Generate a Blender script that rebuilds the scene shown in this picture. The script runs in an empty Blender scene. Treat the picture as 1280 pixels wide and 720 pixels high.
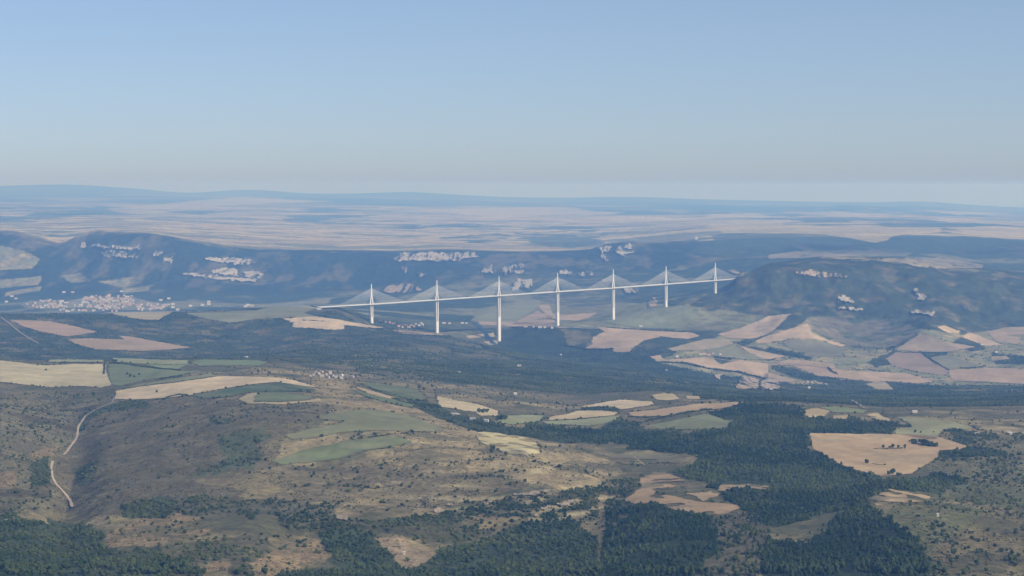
import bpy, math, random
import numpy as np
R = math.radians
rng = np.random.default_rng(7)
random.seed(7)
SC = bpy.context.scene
COL = SC.collection

# ------------------------------------------------------------------ camera model
F = 2433.0            # focal length in units of a 1280 wide frame
HC = 1150.0           # altitude of the camera (m)
YH = 232.0            # image row of the level line
TH = math.atan((360.0 - YH) / F)
CT, ST = math.cos(TH), math.sin(TH)

def slope_of(py):
    v = (np.asarray(py, float) - 360.0) / F
    return (-ST - v * CT) / (CT - v * ST)

def a_of(px, py):
    v = (np.asarray(py, float) - 360.0) / F
    return ((np.asarray(px, float) - 640.0) / F) / (CT - v * ST)

def project(x, y, z):
    d = y * CT - (z - HC) * ST
    px = 640.0 + F * x / d
    py = 360.0 - F * (y * ST + (z - HC) * CT) / d
    return px, py

# ------------------------------------------------------------------ noise
def _hash(ix, iy, seed):
    h = (ix.astype(np.int64) * 374761393 + iy.astype(np.int64) * 668265263 + seed * 974634777) & 0xFFFFFFFF
    h = ((h ^ (h >> 13)) * 1274126177) & 0xFFFFFFFF
    h = (h ^ (h >> 16)) & 0xFFFFFF
    return h.astype(np.float32) / float(0xFFFFFF)

def vnoise(x, y, scale, seed=0):
    x = x / scale; y = y / scale
    ix = np.floor(x); iy = np.floor(y)
    fx = (x - ix).astype(np.float32); fy = (y - iy).astype(np.float32)
    fx = fx * fx * fx * (fx * (fx * 6 - 15) + 10); fy = fy * fy * fy * (fy * (fy * 6 - 15) + 10)
    a = _hash(ix, iy, seed); b = _hash(ix + 1, iy, seed)
    c = _hash(ix, iy + 1, seed); d = _hash(ix + 1, iy + 1, seed)
    return (a + (b - a) * fx) * (1 - fy) + (c + (d - c) * fx) * fy

def fbm(x, y, scale, octs=4, seed=0, gain=0.5):
    s = 0.0; amp = 1.0; t = 0.0
    for o in range(octs):
        c, sn = math.cos(0.7 * o + 0.3), math.sin(0.7 * o + 0.3)
        s = s + amp * vnoise(x * c - y * sn, x * sn + y * c, scale / (2.03 ** o), seed + o * 17)
        t += amp; amp *= gain
    return s / t                                    # 0..1, mean .5

def ridged(x, y, scale, octs=4, seed=0):
    s = 0.0; amp = 1.0; t = 0.0
    for o in range(octs):
        c, sn = math.cos(0.9 * o + 0.5), math.sin(0.9 * o + 0.5)
        n = 1 - np.abs(2 * vnoise(x * c - y * sn, x * sn + y * c, scale / (2.1 ** o), seed + o * 31) - 1)
        s = s + amp * n; t += amp; amp *= 0.5
    return s / t

def sstep(a, b, x):
    t = np.clip((x - a) / (b - a), 0, 1)
    return t * t * (3 - 2 * t)

def pchip(xk, yk, x):
    """monotone cubic along axis 0 of yk (n, m) at positions x -> (len(x), m)"""
    xk = np.asarray(xk, float); h = np.diff(xk)[:, None]
    d = np.diff(yk, axis=0) / h
    m = np.zeros_like(yk)
    w1 = 2 * h[1:] + h[:-1]; w2 = h[1:] + 2 * h[:-1]
    with np.errstate(divide='ignore', invalid='ignore'):
        mm = (w1 + w2) / (w1 / d[:-1] + w2 / d[1:])
    m[1:-1] = np.where(d[:-1] * d[1:] > 0, mm, 0.0)
    m[0] = d[0]; m[-1] = d[-1]
    i = np.clip(np.searchsorted(xk, x) - 1, 0, len(xk) - 2)
    hh = (xk[i + 1] - xk[i])[:, None]
    t = ((np.clip(x, xk[0], xk[-1]) - xk[i])[:, None]) / hh
    return ((2*t**3 - 3*t**2 + 1) * yk[i] + (t**3 - 2*t**2 + t) * hh * m[i]
            + (-2*t**3 + 3*t**2) * yk[i + 1] + (t**3 - t**2) * hh * m[i + 1])

# ------------------------------------------------------------------ terrain survey
def alt(Y, z):           # an altitude as the row it would be seen at
    s = (HC - z) / Y
    return YH + F * s
PXC = np.arange(0, 1281, 80.0)
TAB = [
 (400,  [alt(400, 630)] * 17), (1000, [alt(1000, 645)] * 17), (1700, [alt(1700, 668)] * 17),
 (2250, [722,724,722,720,722,724,725,725,722,720,718,716,715,712,706,706,712]),
 (2600, [665,668,664,660,660,662,664,664,660,656,652,650,650,648,640,642,650]),
 (3000, [612,620,610,600,598,598,598,598,598,602,604,604,604,606,604,606,606]),
 (3400, [562,572,560,545,540,540,542,548,553,562,562,560,560,563,564,562,562]),
 (3900, [516,526,516,502,498,502,508,515,522,528,526,522,519,522,524,524,524]),
 (4400, [484,490,486,477,474,478,486,494,500,508,505,502,500,504,508,508,506]),
 (4800, [464,468,466,462,462,466,474,482,489,497,494,497,499,503,505,504,502]),
 (5200, [450,451,450,450,452,458,466,474,480,488,487,492,496,500,501,501,499]),
 (5700, [455,455,455,452,448,448,455,462,468,474,478,486,490,494,495,495,494]),
 (6200, [452,452,452,450,446,440,445,452,458,465,472,480,485,489,490,490,489]),
 (6700, [440,440,441,443,442,434,437,444,452,458,466,476,481,484,485,485,484]),
 (7200, [422,423,424,430,436,428,428,435,447,456,464,478,482,482,481,480,479]),
 (7600, [408,409,410,418,420,418,420,427,443,456,460,466,468,466,466,464,462]),
 (8000, [394,395,396,398,396,391,414,422,440,450,446,445,446,446,446,446,446]),
 (8300, [392,392,392,390,387,383,408,419,440,445,430,432,434,434,434,434,434]),
 (8600, [400,400,398,394,385,384,402,421,432,426,420,418,420,420,420,420,420]),
 (8900, [404,404,403,399,391,391,399,411,414,406,408,403,402,399,399,402,406]),
 (9300, [404,404,403,400,392,389,396,403,405,402,391,376,370,360,361,369,381]),
 (9600, [402,402,401,398,393,388,393,399,400,398,388,362,342,336,336,348,358]),
 (10100,[399,398,397,396,391,386,389,394,396,393,384,366,333,323,323,335,342]),
 (11000,[396,395,393,392,388,383,384,385,386,384,376,364,350,337,335,338,341]),
 (12000,[391,389,388,388,384,379,376,373,372,370,362,352,345,334,330,334,336]),
 (12800,[382,378,376,377,378,374,368,362,358,354,350,342,330,322,322,327,329]),
 (13400,[372,368,366,366,368,366,360,350,346,343,340,330,318,313,314,317,318]),
 (14000,[354,356,355,353,356,356,348,338,333,330,326,318,311,307,308,309,310]),
 (14400,[336,342,336,336,345,345,335,329,326,322,314,310,306,304,304,305,306]),
 (14800,[318,322,312,318,331,329,322,320,319,316,306,305,302,301,301,302,303]),
 (15200,[299,306,295,304,316,315,316,313,315,314,304,302,299,298,298,299,301]),
 (15600,[288,300,289,299,309,311,313,311,313,313,304,300,296,295,295,296,299]),
 (16500,[290,300,291,299,307,309,310,308,311,311,305,297,293,292,291,293,296]),
 (18000,[286,291,288,293,299,302,303,302,304,304,299,291,288,287,287,288,290]),
 (21000,[280,281,281,284,287,290,291,291,293,293,289,284,282,281,281,282,284]),
 (26000,[270,270,271,273,274,276,277,278,279,279,277,275,274,273,273,275,277]),
 (33000,[259,259,260,261,262,263,264,265,266,267,266,267,268,268,268,270,272]),
 (40000,[251,251,251,252,253,254,255,256,258,259,260,261,262,262,263,265,267]),
 (46000,[246,246,246,247,248,249,250,251,253,254,255,256,257,258,258,261,264]),
 (51000,[241,241,242,245,245,246,246,248,250,251,251,253,255,256,256,258,262]),
 (56000,[233,231.5,235,241,238.5,242,241.5,243.5,246.5,247.5,247,249,251,252.5,253,256,259.5]),
 (63000,[236,235,238,243,241,244,243,245,248,249,249,250.5,252,253.5,254,257,260.5]),
 (72000,[238,237,240,244,243,246,245,246,249,250,250,251,252.5,254,254.5,257.5,261]),
]
# feature bumps: px, Y, half width px, half depth m, height m
BUMPS = [(921,9570,17,170,26),(119,15500,20,420,52),(74,15400,16,600,-22),(30,15400,28,500,8),(776,14850,30,300,34),(748,14700,12,250,14),
         (455,15000,45,350,18),(860,13600,60,500,26),(1060,9700,60,400,12),(1230,9700,30,500,18),
         (70,56000,60,3000,20),(300,57000,50,3000,35),(515,56500,45,3000,45),(760,56000,60,3000,25),(1165,56500,40,3000,45),
         (1060,40000,60,3500,80),(900,34000,50,2500,30),(160,24000,90,2500,25),
         (1120,2880,45,150,15),(1150,2560,60,190,9),(330,3350,60,300,6),(95,3300,26,600,-16),(70,2900,24,400,-16),(440,3450,150,420,13),(560,3150,90,250,8),(790,3250,70,500,-10),(300,3150,60,350,7),
 (1005,8650,36,300,48),(1168,8650,42,300,42),(1090,8900,40,260,-22),(950,9000,40,300,-20),(985,9500,60,300,15),(1230,9000,30,400,-25),(1120,9500,25,300,-18)]
rowsY = [400.0]
while rowsY[-1] < 72000:
    Y = rowsY[-1]
    d = min(0.55 * Y * Y / 1.1e6, 0.0017 * Y) if Y > 1900 else 25.0
    if Y > 20000: d = 0.0035 * Y
    rowsY.append(Y + d)
rowsY = np.array(rowsY)
pc = list(np.arange(-60, 1341, 1.55))
lo, hi = [], []
p, st = -60.0, 3.0
while p > -620:
    p -= st; st *= 1.09; lo.append(p)
p, st = pc[-1], 3.0
while p < 1900:
    p += st; st *= 1.09; hi.append(p)
pxcol = np.array(lo[::-1] + pc + hi)
acol = (pxcol - 640.0) / F
NR, NCc = len(rowsY), len(acol)
tabY = np.array([t[0] for t in TAB], float)
tabP = np.array([t[1] for t in TAB], float)                       # (rows, 17)
# along the columns first (clamped outside the frame), then along the depth
tcol = pchip(PXC, tabP.T.copy(), np.clip(pxcol, 0, 1280)).T        # (tab rows, cols)
pyg = pchip(np.log(tabY), tcol, np.log(rowsY))                     # (NR, NC)
Yg = np.repeat(rowsY[:, None], NCc, 1)
Xg = Yg * acol[None, :]
Pg = np.repeat(pxcol[None, :], NR, 0)
Zg = HC + Yg * slope_of(pyg)
for (bx, by, wx, wy, h) in BUMPS:
    Zg += h * np.exp(-((Pg - bx) / wx) ** 2 - ((Yg - by) / wy) ** 2)
# rocky ledge across the near hillside
cl = np.interp(pxcol, [300, 400, 540, 640, 740, 800], [2700, 2700, 2720, 2830, 2930, 2960])[None, :]
cw = (sstep(300, 400, Pg) * (1 - sstep(730, 830, Pg)))
wob = 30 * (fbm(Xg, Yg, 90, 3, 5) - 0.5)
dd = Yg - cl - wob
Zg -= cw * (17 * (1 - sstep(-150, -8, dd)) + 4 * (1 - sstep(20, 70, dd))) * sstep(-900, -200, dd)
# erosion: gullies grow with the slope
gy = np.gradient(Zg, axis=0) / np.gradient(Yg, axis=0)
gx = np.gradient(Zg, axis=1) / np.maximum(np.gradient(Xg, axis=1), 1e-3)
slp = np.clip(np.hypot(gx, gy), 0, 0.7)
far = sstep(7000, 9500, Yg) * (1 - sstep(19000, 26000, Yg))
Zg += far * slp * 190 * (ridged(Xg, Yg * 0.45, 620, 4, 3) - 0.62)
Zg += far * sstep(11000, 12500, Yg) * slp * 85 * (ridged(Xg, Yg * 0.35, 230, 3, 7) - 0.62)
Zg += far * slp * 34 * (fbm(Xg, Yg, 90, 3, 9) - 0.5) + far * np.minimum(slp, .3) * 30 * (fbm(Xg, Yg * .6, 34, 2, 13) - 0.5)
rh = sstep(8400, 9000, Yg) * (1 - sstep(10000, 11000, Yg)) * sstep(860, 940, Pg)
Zg += rh * np.minimum(slp, .45) * 60 * (ridged(Xg, Yg * 0.4, 330, 3, 19) - 0.62)
vl = sstep(6800, 7600, Yg) * (1 - sstep(9000, 10500, Yg)) * sstep(800, 900, Pg)
Zg += vl * 26 * (ridged(Xg, Yg * .6, 420, 3, 15) - .6)
near = 1 - sstep(5200, 7500, Yg)
Zg += near * (11 * (fbm(Xg, Yg, 260, 4, 21) - 0.5) + slp * 70 * (ridged(Xg, Yg, 240, 3, 33) - 0.6) + 1.6 * (fbm(Xg, Yg, 22, 2, 40) - 0.5))
terr = sstep(330, 420, Pg) * (1 - sstep(760, 830, Pg)) * sstep(2640, 2760, Yg) * (1 - sstep(3150, 3400, Yg))
Z0 = Zg + 5 * (fbm(Xg, Yg, 120, 2, 45) - .5)
Zg += terr * 1.5 * np.sin(Z0 * 2 * np.pi / 7.5)
midn = sstep(5000, 6000, Yg) * (1 - sstep(15000, 20000, Yg))
Zg += midn * 9 * (fbm(Xg, Yg, 420, 4, 51) - 0.5)
# gentle plateau relief and the far hills
pl = sstep(15500, 19000, Yg)
Zg += pl * (24 * (fbm(Xg, Yg, 2600, 4, 61) - 0.5)) * sstep(15500, 30000, Yg + 6000)
PXg, PYg = project(Xg, Yg, Zg)
ELg = (Zg - HC) / Yg
vis_max = np.maximum.accumulate(ELg, axis=0)
visible = ELg >= vis_max - 2.2 / F                                    # seen from the photograph's side, roughly

def cell(x, y):
    i = np.clip(np.searchsorted(rowsY, y) - 1, 0, NR - 2)
    a = x / y
    j = np.clip(np.searchsorted(acol, a) - 1, 0, NCc - 2)
    t = (y - rowsY[i]) / (rowsY[i + 1] - rowsY[i]); s = (a - acol[j]) / (acol[j + 1] - acol[j])
    return i, j, np.clip(t, 0, 1), np.clip(s, 0, 1)

def ground(x, y):
    x = np.asarray(x, float); y = np.asarray(y, float)
    i, j, t, s = cell(x, y)
    return (Zg[i, j] * (1 - s) + Zg[i, j + 1] * s) * (1 - t) + (Zg[i + 1, j] * (1 - s) + Zg[i + 1, j + 1] * s) * t

def spot(px, py, ymin=1500, ymax=80000):
    """the ground seen at a place of the photograph -> world x, y, z"""
    a = float(a_of(px, py)); sl = float(slope_of(py))
    j = int(np.clip(np.searchsorted(acol, a), 1, NCc - 1))
    s = (a - acol[j - 1]) / (acol[j] - acol[j - 1])
    el = ELg[:, j - 1] * (1 - s) + ELg[:, j] * s
    k = np.nonzero((el >= sl) & (rowsY >= ymin) & (rowsY <= ymax))[0]
    if len(k) == 0:
        y = ymax if ymax < 80000 else 60000.0
    else:
        k = k[0]
        if k > 0 and el[k - 1] < sl:
            t = (sl - el[k - 1]) / (el[k] - el[k - 1])
            y = rowsY[k - 1] + t * (rowsY[k] - rowsY[k - 1])
        else:
            y = rowsY[k]
    x = a * y
    return float(x), float(y), float(ground(x, y))

def inpoly(px, py, poly):
    poly = np.asarray(poly, float)
    x0, y0 = poly.min(0) - 1; x1, y1 = poly.max(0) + 1
    out = np.zeros(px.shape, bool)
    bb = (px > x0) & (px < x1) & (py > y0) & (py < y1)
    if not bb.any(): return out
    qx = px[bb]; qy = py[bb]; ins = np.zeros(qx.shape, bool)
    n = len(poly)
    for i in range(n):
        ax, ay = poly[i]; bx, by = poly[(i + 1) % n]
        if ay == by: continue
        c = ((ay > qy) != (by > qy)) & (qx < (bx - ax) * (qy - ay) / (by - ay) + ax)
        ins ^= c
    out[bb] = ins
    return out

# ------------------------------------------------------------------ materials
def mat(name, col, rough=0.9, spec=0.1):
    m = bpy.data.materials.new(name); m.use_nodes = True
    b = m.node_tree.nodes['Principled BSDF']
    b.inputs['Base Color'].default_value = (*col, 1); b.inputs['Roughness'].default_value = rough
    b.inputs['Specular IOR Level'].default_value = spec
    return m

def noisy(name, col, var=0.25, scale=0.2, rough=0.95, attr=None, attr2=None, bump=0.0, detail=6, stretch=None):
    """base colour (or a colour attribute) times a procedural variation in world space"""
    m = mat(name, col, rough, 0.05); nt = m.node_tree; N = nt.nodes; L = nt.links
    b = N['Principled BSDF']
    g = N.new('ShaderNodeNewGeometry')
    src = g.outputs['Position']
    if stretch:
        mp = N.new('ShaderNodeMapping'); mp.inputs['Scale'].default_value = stretch[:3]; mp.inputs['Rotation'].default_value = (0, 0, stretch[3])
        L.new(src, mp.inputs['Vector']); src = mp.outputs['Vector']
    tn = N.new('ShaderNodeTexNoise'); tn.inputs['Scale'].default_value = scale; tn.inputs['Detail'].default_value = detail
    tn.inputs['Roughness'].default_value = 0.65
    L.new(src, tn.inputs['Vector'])
    mr = N.new('ShaderNodeMapRange'); mr.inputs['From Min'].default_value = 0.25; mr.inputs['From Max'].default_value = 0.75
    mr.inputs['To Min'].default_value = 1 - var; mr.inputs['To Max'].default_value = 1 + var
    L.new(tn.outputs['Fac'], mr.inputs['Value'])
    mx = N.new('ShaderNodeMix'); mx.data_type = 'RGBA'; mx.blend_type = 'MULTIPLY'; mx.inputs['Factor'].default_value = 1
    if attr:
        at = N.new('ShaderNodeAttribute'); at.attribute_name = attr
        L.new(at.outputs['Color'], mx.inputs['A'])
    else:
        mx.inputs['A'].default_value = (*col, 1)
    L.new(mr.outputs['Result'], mx.inputs['B'])
    L.new(mx.outputs['Result'], b.inputs['Base Color'])
    if bump:
        bp = N.new('ShaderNodeBump'); bp.inputs['Distance'].default_value = bump; bp.inputs['Strength'].default_value = 0.6
        L.new(tn.outputs['Fac'], bp.inputs['Height']); L.new(bp.outputs['Normal'], b.inputs['Normal'])
    return m

# ------------------------------------------------------------------ object helpers
def mesh_np(name, V, Fc, materials=(), smooth=False, attrs=None, mindex=None):
    """V (n,3) float, Fc (m,3|4) int"""
    me = bpy.data.meshes.new(name)
    V = np.ascontiguousarray(V, np.float32); Fc = np.ascontiguousarray(Fc, np.int32)
    k = Fc.shape[1]
    me.vertices.add(len(V)); me.vertices.foreach_set('co', V.ravel())
    me.loops.add(Fc.size); me.loops.foreach_set('vertex_index', Fc.ravel())
    me.polygons.add(len(Fc)); me.polygons.foreach_set('loop_start', np.arange(0, Fc.size, k, dtype=np.int32))
    for m in materials: me.materials.append(m)
    if mindex is not None: me.polygons.foreach_set('material_index', np.asarray(mindex, np.int32))
    me.update(calc_edges=True); me.validate()
    me.polygons.foreach_set('use_smooth', np.full(len(Fc), smooth, bool))
    for an, (ty, dat) in (attrs or {}).items():
        at = me.attributes.new(an, ty, 'POINT')
        dat = np.ascontiguousarray(dat, np.float32)
        at.data.foreach_set('color' if ty == 'FLOAT_COLOR' else 'value', dat.ravel())
    return me

def link(name, me, parent=None, loc=(0, 0, 0), rz=0.0):
    o = bpy.data.objects.new(name, me); COL.objects.link(o)
    o.location = loc; o.rotation_euler = (0, 0, rz)
    if parent is not None: o.parent = parent
    return o

def tag(o, label=None, cat=None, group=None, kind=None):
    if label: o['label'] = label
    if cat: o['category'] = cat
    if group: o['group'] = group
    if kind: o['kind'] = kind
    return o

class MB:
    """collects solids for one mesh"""
    def __init__(s): s.v = []; s.f = []
    def add(s, V, Fc):
        o = sum(len(x) for x in s.v); s.v.append(np.asarray(V, float)); s.f += [tuple(i + o for i in f) for f in Fc]
    def loft(s, rings, caps=True):
        n = len(rings[0]); V = np.concatenate(rings); Fc = []
        for r in range(len(rings) - 1):
            for i in range(n):
                j = (i + 1) % n
                Fc.append((r*n + i, r*n + j, (r+1)*n + j, (r+1)*n + i))
        if caps:
            Fc.append(tuple(range(n - 1, -1, -1))); Fc.append(tuple((len(rings)-1)*n + i for i in range(n)))
        s.add(V, Fc)
    def box(s, c, size):
        x, y, z = c; a, b, h = [q / 2 for q in size]
        s.loft([np.array([(x-a,y-b,zz),(x+a,y-b,zz),(x+a,y+b,zz),(x-a,y+b,zz)]) for zz in (z-h, z+h)])
    def tube(s, p, q, r, n=5):
        p = np.asarray(p, float); q = np.asarray(q, float); d = q - p; d /= np.linalg.norm(d)
        u = np.cross(d, (0, 0, 1) if abs(d[2]) < 0.9 else (1, 0, 0)); u /= np.linalg.norm(u); w = np.cross(d, u)
        an = np.linspace(0, 2*np.pi, n, endpoint=False)
        ring = np.cos(an)[:, None]*u + np.sin(an)[:, None]*w
        s.loft([p + ring*r, q + ring*r])
    def build(s, name, m, parent=None, smooth=False, **k):
        me = bpy.data.meshes.new(name)
        me.from_pydata(np.concatenate(s.v).tolist(), [], s.f); me.materials.append(m); me.update()
        if smooth: me.polygons.foreach_set('use_smooth', np.ones(len(me.polygons), bool))
        return link(name, me, parent, **k)
HAZE_D = 6.2e-5; HAZE_COL = (0.20, 0.45, 1.0, 1); HAZE_ABS = (0.90, 0.86, 1.0, 1)
SUN_E = 4.7; SKY_S = 0.118; EXPO = 0.0; AIR, DUST, OZONE = 0.7, 0.5, 6.0
# ------------------------------------------------------------------ land cover (albedo of the ground itself)
FOREST = np.array((0.040, 0.050, 0.027)); SCRUB = np.array((0.138, 0.113, 0.067)); GRASS = np.array((0.265, 0.202, 0.117))
TAN = np.array((0.405, 0.325, 0.19)); GREENP = np.array((0.075, 0.09, 0.05)); ROCK = np.array((0.55, 0.46, 0.36))
HEATH = np.array((0.132, 0.108, 0.070)); MEADOW = np.array((0.20, 0.185, 0.11))
AL = np.zeros((NR, NCc, 3))
n1 = fbm(Xg, Yg, 380, 5, 101); n2 = fbm(Xg, Yg, 70, 4, 131); n3 = fbm(Xg, Yg, 1500, 5, 151); n4 = fbm(Xg, Yg, 2600, 4, 171)
def mixc(c0, c1, t):
    return c0 * (1 - t[..., None]) + c1 * t[..., None]
c_near = mixc(SCRUB, GRASS, sstep(0.50, 0.72, 0.55 * n1 + 0.45 * n2))
c_near = mixc(c_near, FOREST * 1.3, sstep(0.52, 0.40, n2) * 0.45)
c_mid = mixc(FOREST * 1.15, SCRUB, sstep(0.46, 0.66, 0.5 * n1 + 0.5 * n2) * 0.8)
c_val = mixc(FOREST * 1.25, MEADOW * 0.9, sstep(0.48, 0.62, n1))
nV = fbm(Xg, Yg * .22, 110, 4, 161)
c_slope = mixc(FOREST * 0.8, SCRUB * 1.0, sstep(0.50, 0.66, 0.4 * n1 + 0.6 * nV) * 0.75)
nA = fbm(Xg, Yg * 2.2, 2300, 5, 191); nB = fbm(Xg, Yg * 1.3, 360, 3, 195)
pt = sstep(0.455, 0.515, 0.42 * nA + 0.38 * nB + 0.2 * n3)
c_plat = mixc(GREENP, TAN * (0.85 + 0.5 * n1[..., None]), pt)
c_plat = mixc(c_plat, np.array((0.42, 0.30, 0.19)), sstep(0.58, 0.64, fbm(Xg, Yg, 900, 3, 181)) * 0.5)
c_plat = mixc(c_plat, np.array((0.16, 0.155, 0.10)), sstep(0.57, 0.63, fbm(Xg, Yg * 2, 700, 3, 187)) * 0.7)
c_farh = mixc(np.array((.10, .10, .055)), TAN * 0.75, sstep(0.55, 0.66, 0.6 * n4 + 0.4 * n3))
def band(a, b): return sstep(a, b, Yg + 500 * (n1 - 0.5))
AL = mixc(c_near, c_mid, band(4900, 5400)); AL = mixc(AL, c_val, band(8300, 9300))
AL = mixc(AL, c_slope, band(13000, 13700)); AL = mixc(AL, c_plat, band(15250, 15700)); AL = mixc(AL, c_farh, band(33000, 41000))
AL = mixc(AL, np.broadcast_to(np.array((.13, .12, .07)), AL.shape), band(48000, 52000) * 0.85)
D_pine = np.zeros((NR, NCc)); D_oak = np.zeros((NR, NCc)); D_shrub = np.zeros((NR, NCc))
D_shrub += (Yg < 5300) * 0.0040 * sstep(0.35, 0.6, n2)
D_oak += (Yg < 5300) * 0.0006 * sstep(0.5, 0.7, n1)
D_oak += (Yg > 5300) * (Yg < 8300) * 0.0016 * sstep(0.58, 0.42, n2)
JX = 7.0 * (fbm(Xg, Yg, 60, 3, 201) - 0.5) + 5 * (fbm(Xg, Yg, 18, 2, 203) - 0.5)
JY = 4.5 * (fbm(Xg, Yg, 60, 3, 211) - 0.5) + 3 * (fbm(Xg, Yg, 18, 2, 213) - 0.5)
fz = sstep(9000, 13000, Yg)
fw = 1 + sstep(14000, 22000, Yg) * 1.5
JX = JX * (1 - fz) + fz * fw * 26 * (fbm(Xg, Yg, 900, 4, 221) - 0.5)
JY = JY * (1 - fz) + fz * (9 / fw) * (fbm(Xg, Yg, 900, 4, 225) - 0.5)
nS = 0.6 * fbm(Xg, Yg * .7, 700, 4, 241) + 0.4 * fbm(Xg, Yg * .4, 150, 3, 243)
def zmask(poly, jit=1.0, ymin=0, ymax=1e9):
    m = inpoly(PXg + jit * JX, PYg + jit * JY, poly)
    return m & (Yg > ymin) & (Yg < ymax)
def zone(poly, col, amt=1.0, pine=None, oak=None, shrub=None, jit=1.0, ymin=0, ymax=1e9, var=None, soft=None):
    m = zmask(poly, jit, ymin, ymax)
    c = np.asarray(col, float)
    if var is not None:
        c = mixc(c, np.asarray(var[0], float), sstep(var[1], var[2], n2))[m]
    if soft is not None:
        aa = (amt * sstep(soft - .1, soft + .1, nS))[m][:, None]
        AL[m] = AL[m] * (1 - aa) + c * aa
    else: AL[m] = AL[m] * (1 - amt) + c * amt
    if pine is not None: D_pine[m] = pine
    if oak is not None: D_oak[m] = oak
    if shrub is not None: D_shrub[m] = shrub
NEARM = 5600
# --- heath, grass and scrub of the near hills
zone([(-90,500),(145,503),(237,495),(300,500),(345,505),(420,505),(400,523),(357,545),(345,577),(400,590),(330,600),(250,650),(90,640),(-90,640)], HEATH, 0.85, oak=0.0004, shrub=0.013, ymax=NEARM, var=(SCRUB, .5, .7))
zone([(-90,498),(60,490),(140,497),(100,540),(70,580),(60,640),(-90,650)], (0.155,0.132,0.08), 0.8, oak=0.0016, shrub=0.010, ymax=NEARM, var=(SCRUB*.6, .45, .3))
zone([(320,585),(400,590),(500,560),(640,575),(740,600),(640,612),(540,640),(345,640)], (0.175,0.136,0.085), 0.85, oak=0.0007, shrub=0.012, ymax=NEARM, var=(GRASS, .55, .75))
zone([(380,466),(440,480),(500,500),(560,520),(640,543),(700,556),(770,578),(775,592),(740,604),(690,608),(630,598),(560,584),(520,572),(515,553),(440,544),(395,548),(400,530),(440,510),(380,500)], (0.29,0.215,0.125), 0.85, oak=0.0002, shrub=0.0035, ymax=NEARM, var=(SCRUB*1.2, .52, .36))
zone([(1100,640),(1160,620),(1200,570),(1400,560),(1400,800),(1120,800),(1160,700)], (0.118,0.112,0.058), 0.85, oak=0.0030, shrub=0.009, ymax=NEARM, var=(GRASS*0.8, .55, .75))
zone([(1150,545),(1290,540),(1400,545),(1400,620),(1200,600),(1160,590)], (0.14,0.12,0.07), 0.8, oak=0.0042, shrub=0.005, ymax=NEARM)
zone([(1165,690),(1230,640),(1300,650),(1400,700),(1400,780),(1180,780)], (0.17,0.13,0.075), 0.8, oak=0.0012, shrub=0.007, ymax=NEARM, var=(SCRUB*.7, .48, .36))
# --- woods
zone([(888,517),(922,506),(960,505),(1000,509),(1003,523),(1040,527),(1060,533),(1000,541),(1014,561),(1038,576),(1060,586),(1100,599),(1140,602),(1170,590),(1210,600),(1180,616),(1125,612),(1105,612),(1085,625),(1065,635),(1020,648),(960,660),(930,640),(900,620),(870,600),(850,594),(840,590),(870,578),(872,570),(800,562),(760,554),(700,545),(640,535),(660,531),(740,535),(800,540),(860,540),(905,537),(918,527),(890,522)], FOREST*1.2, 1, pine=0.015, oak=0.007, shrub=0.002, ymax=NEARM, jit=2.2)
zone([(752,647),(760,640),(790,634),(815,630),(852,640),(890,645),(902,660),(900,690),(877,702),(865,720),(850,800),(735,800),(745,720)], FOREST*0.9, 1, pine=0.026, oak=0, shrub=0, ymax=NEARM, jit=1.0)
zone([(1060,635),(1090,632),(1115,650),(1135,670),(1155,690),(1160,705),(1140,800),(940,800),(950,690),(960,670),(1010,680),(1035,657)], FOREST*0.9, 1, pine=0.024, oak=0.0005, shrub=0, ymax=NEARM, jit=1.8)
zone([(890,650),(940,640),(965,665),(950,690),(935,800),(855,800),(868,720),(880,700),(903,688)], (0.10,0.085,0.06), 0.9, pine=0.004, oak=0.002, shrub=0.012, ymax=NEARM)
zone([(-120,638),(50,650),(100,655),(130,665),(132,682),(150,690),(200,683),(215,700),(240,690),(262,682),(255,705),(250,800),(-120,800)], FOREST*1.3, .95, oak=0.013, pine=0.002, shrub=0.006, ymax=NEARM, jit=2.4)
zone([(345,640),(395,640),(440,650),(495,650),(535,645),(565,640),(595,632),(630,622),(650,620),(690,616),(720,612),(745,607),(760,600),(800,600),(802,612),(780,625),(790,633),(760,640),(750,650),(720,640),(672,640),(600,672),(545,690),(500,670),(450,660),(400,668),(350,660)], (0.080,0.074,0.042), 0.9, oak=0.016, shrub=0.010, ymax=NEARM, var=(GRASS*.7, .6, .75))
zone([(400,670),(430,660),(460,662),(470,675),(495,700),(505,712),(535,702),(545,690),(595,675),(640,657),(672,645),(702,640),(727,657),(750,670),(750,690),(738,800),(300,800),(340,718),(380,712),(420,712),(405,690)], FOREST*1.3, .95, oak=0.010, pine=0.007, shrub=0.004, ymax=NEARM, jit=2)
zone([(748,618),(757,618),(756,660),(750,705),(745,705),(747,660)], GRASS*.75, .9, pine=0, oak=0.001, shrub=0.006, ymax=NEARM, jit=.4)
zone([(722,655),(745,650),(748,672),(740,672)], GRASS*.7, .9, pine=0, oak=0, shrub=0.006, ymax=NEARM, jit=.6)
zone([(205,684),(262,668),(330,668),(345,690),(330,800),(200,800)], (0.11,0.095,0.06), .9, oak=0.008, shrub=0.008, ymax=NEARM, var=(GRASS*.9, .55, .7))
zone([(147,627),(215,620),(225,635),(210,647),(150,645)], FOREST*1.5, .85, oak=0.010, ymax=NEARM, jit=2.2)
zone([(215,622),(330,626),(420,630),(420,645),(330,648),(260,645),(222,640)], (0.10,0.09,0.06), .8, oak=0.006, shrub=0.008, ymax=NEARM, jit=2)
zone([(272,548),(322,535),(338,545),(326,560),(320,585),(275,592),(240,596),(282,575)], FOREST*1.8, .75, oak=0.006, shrub=.006, ymax=NEARM, jit=2.6)
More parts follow.
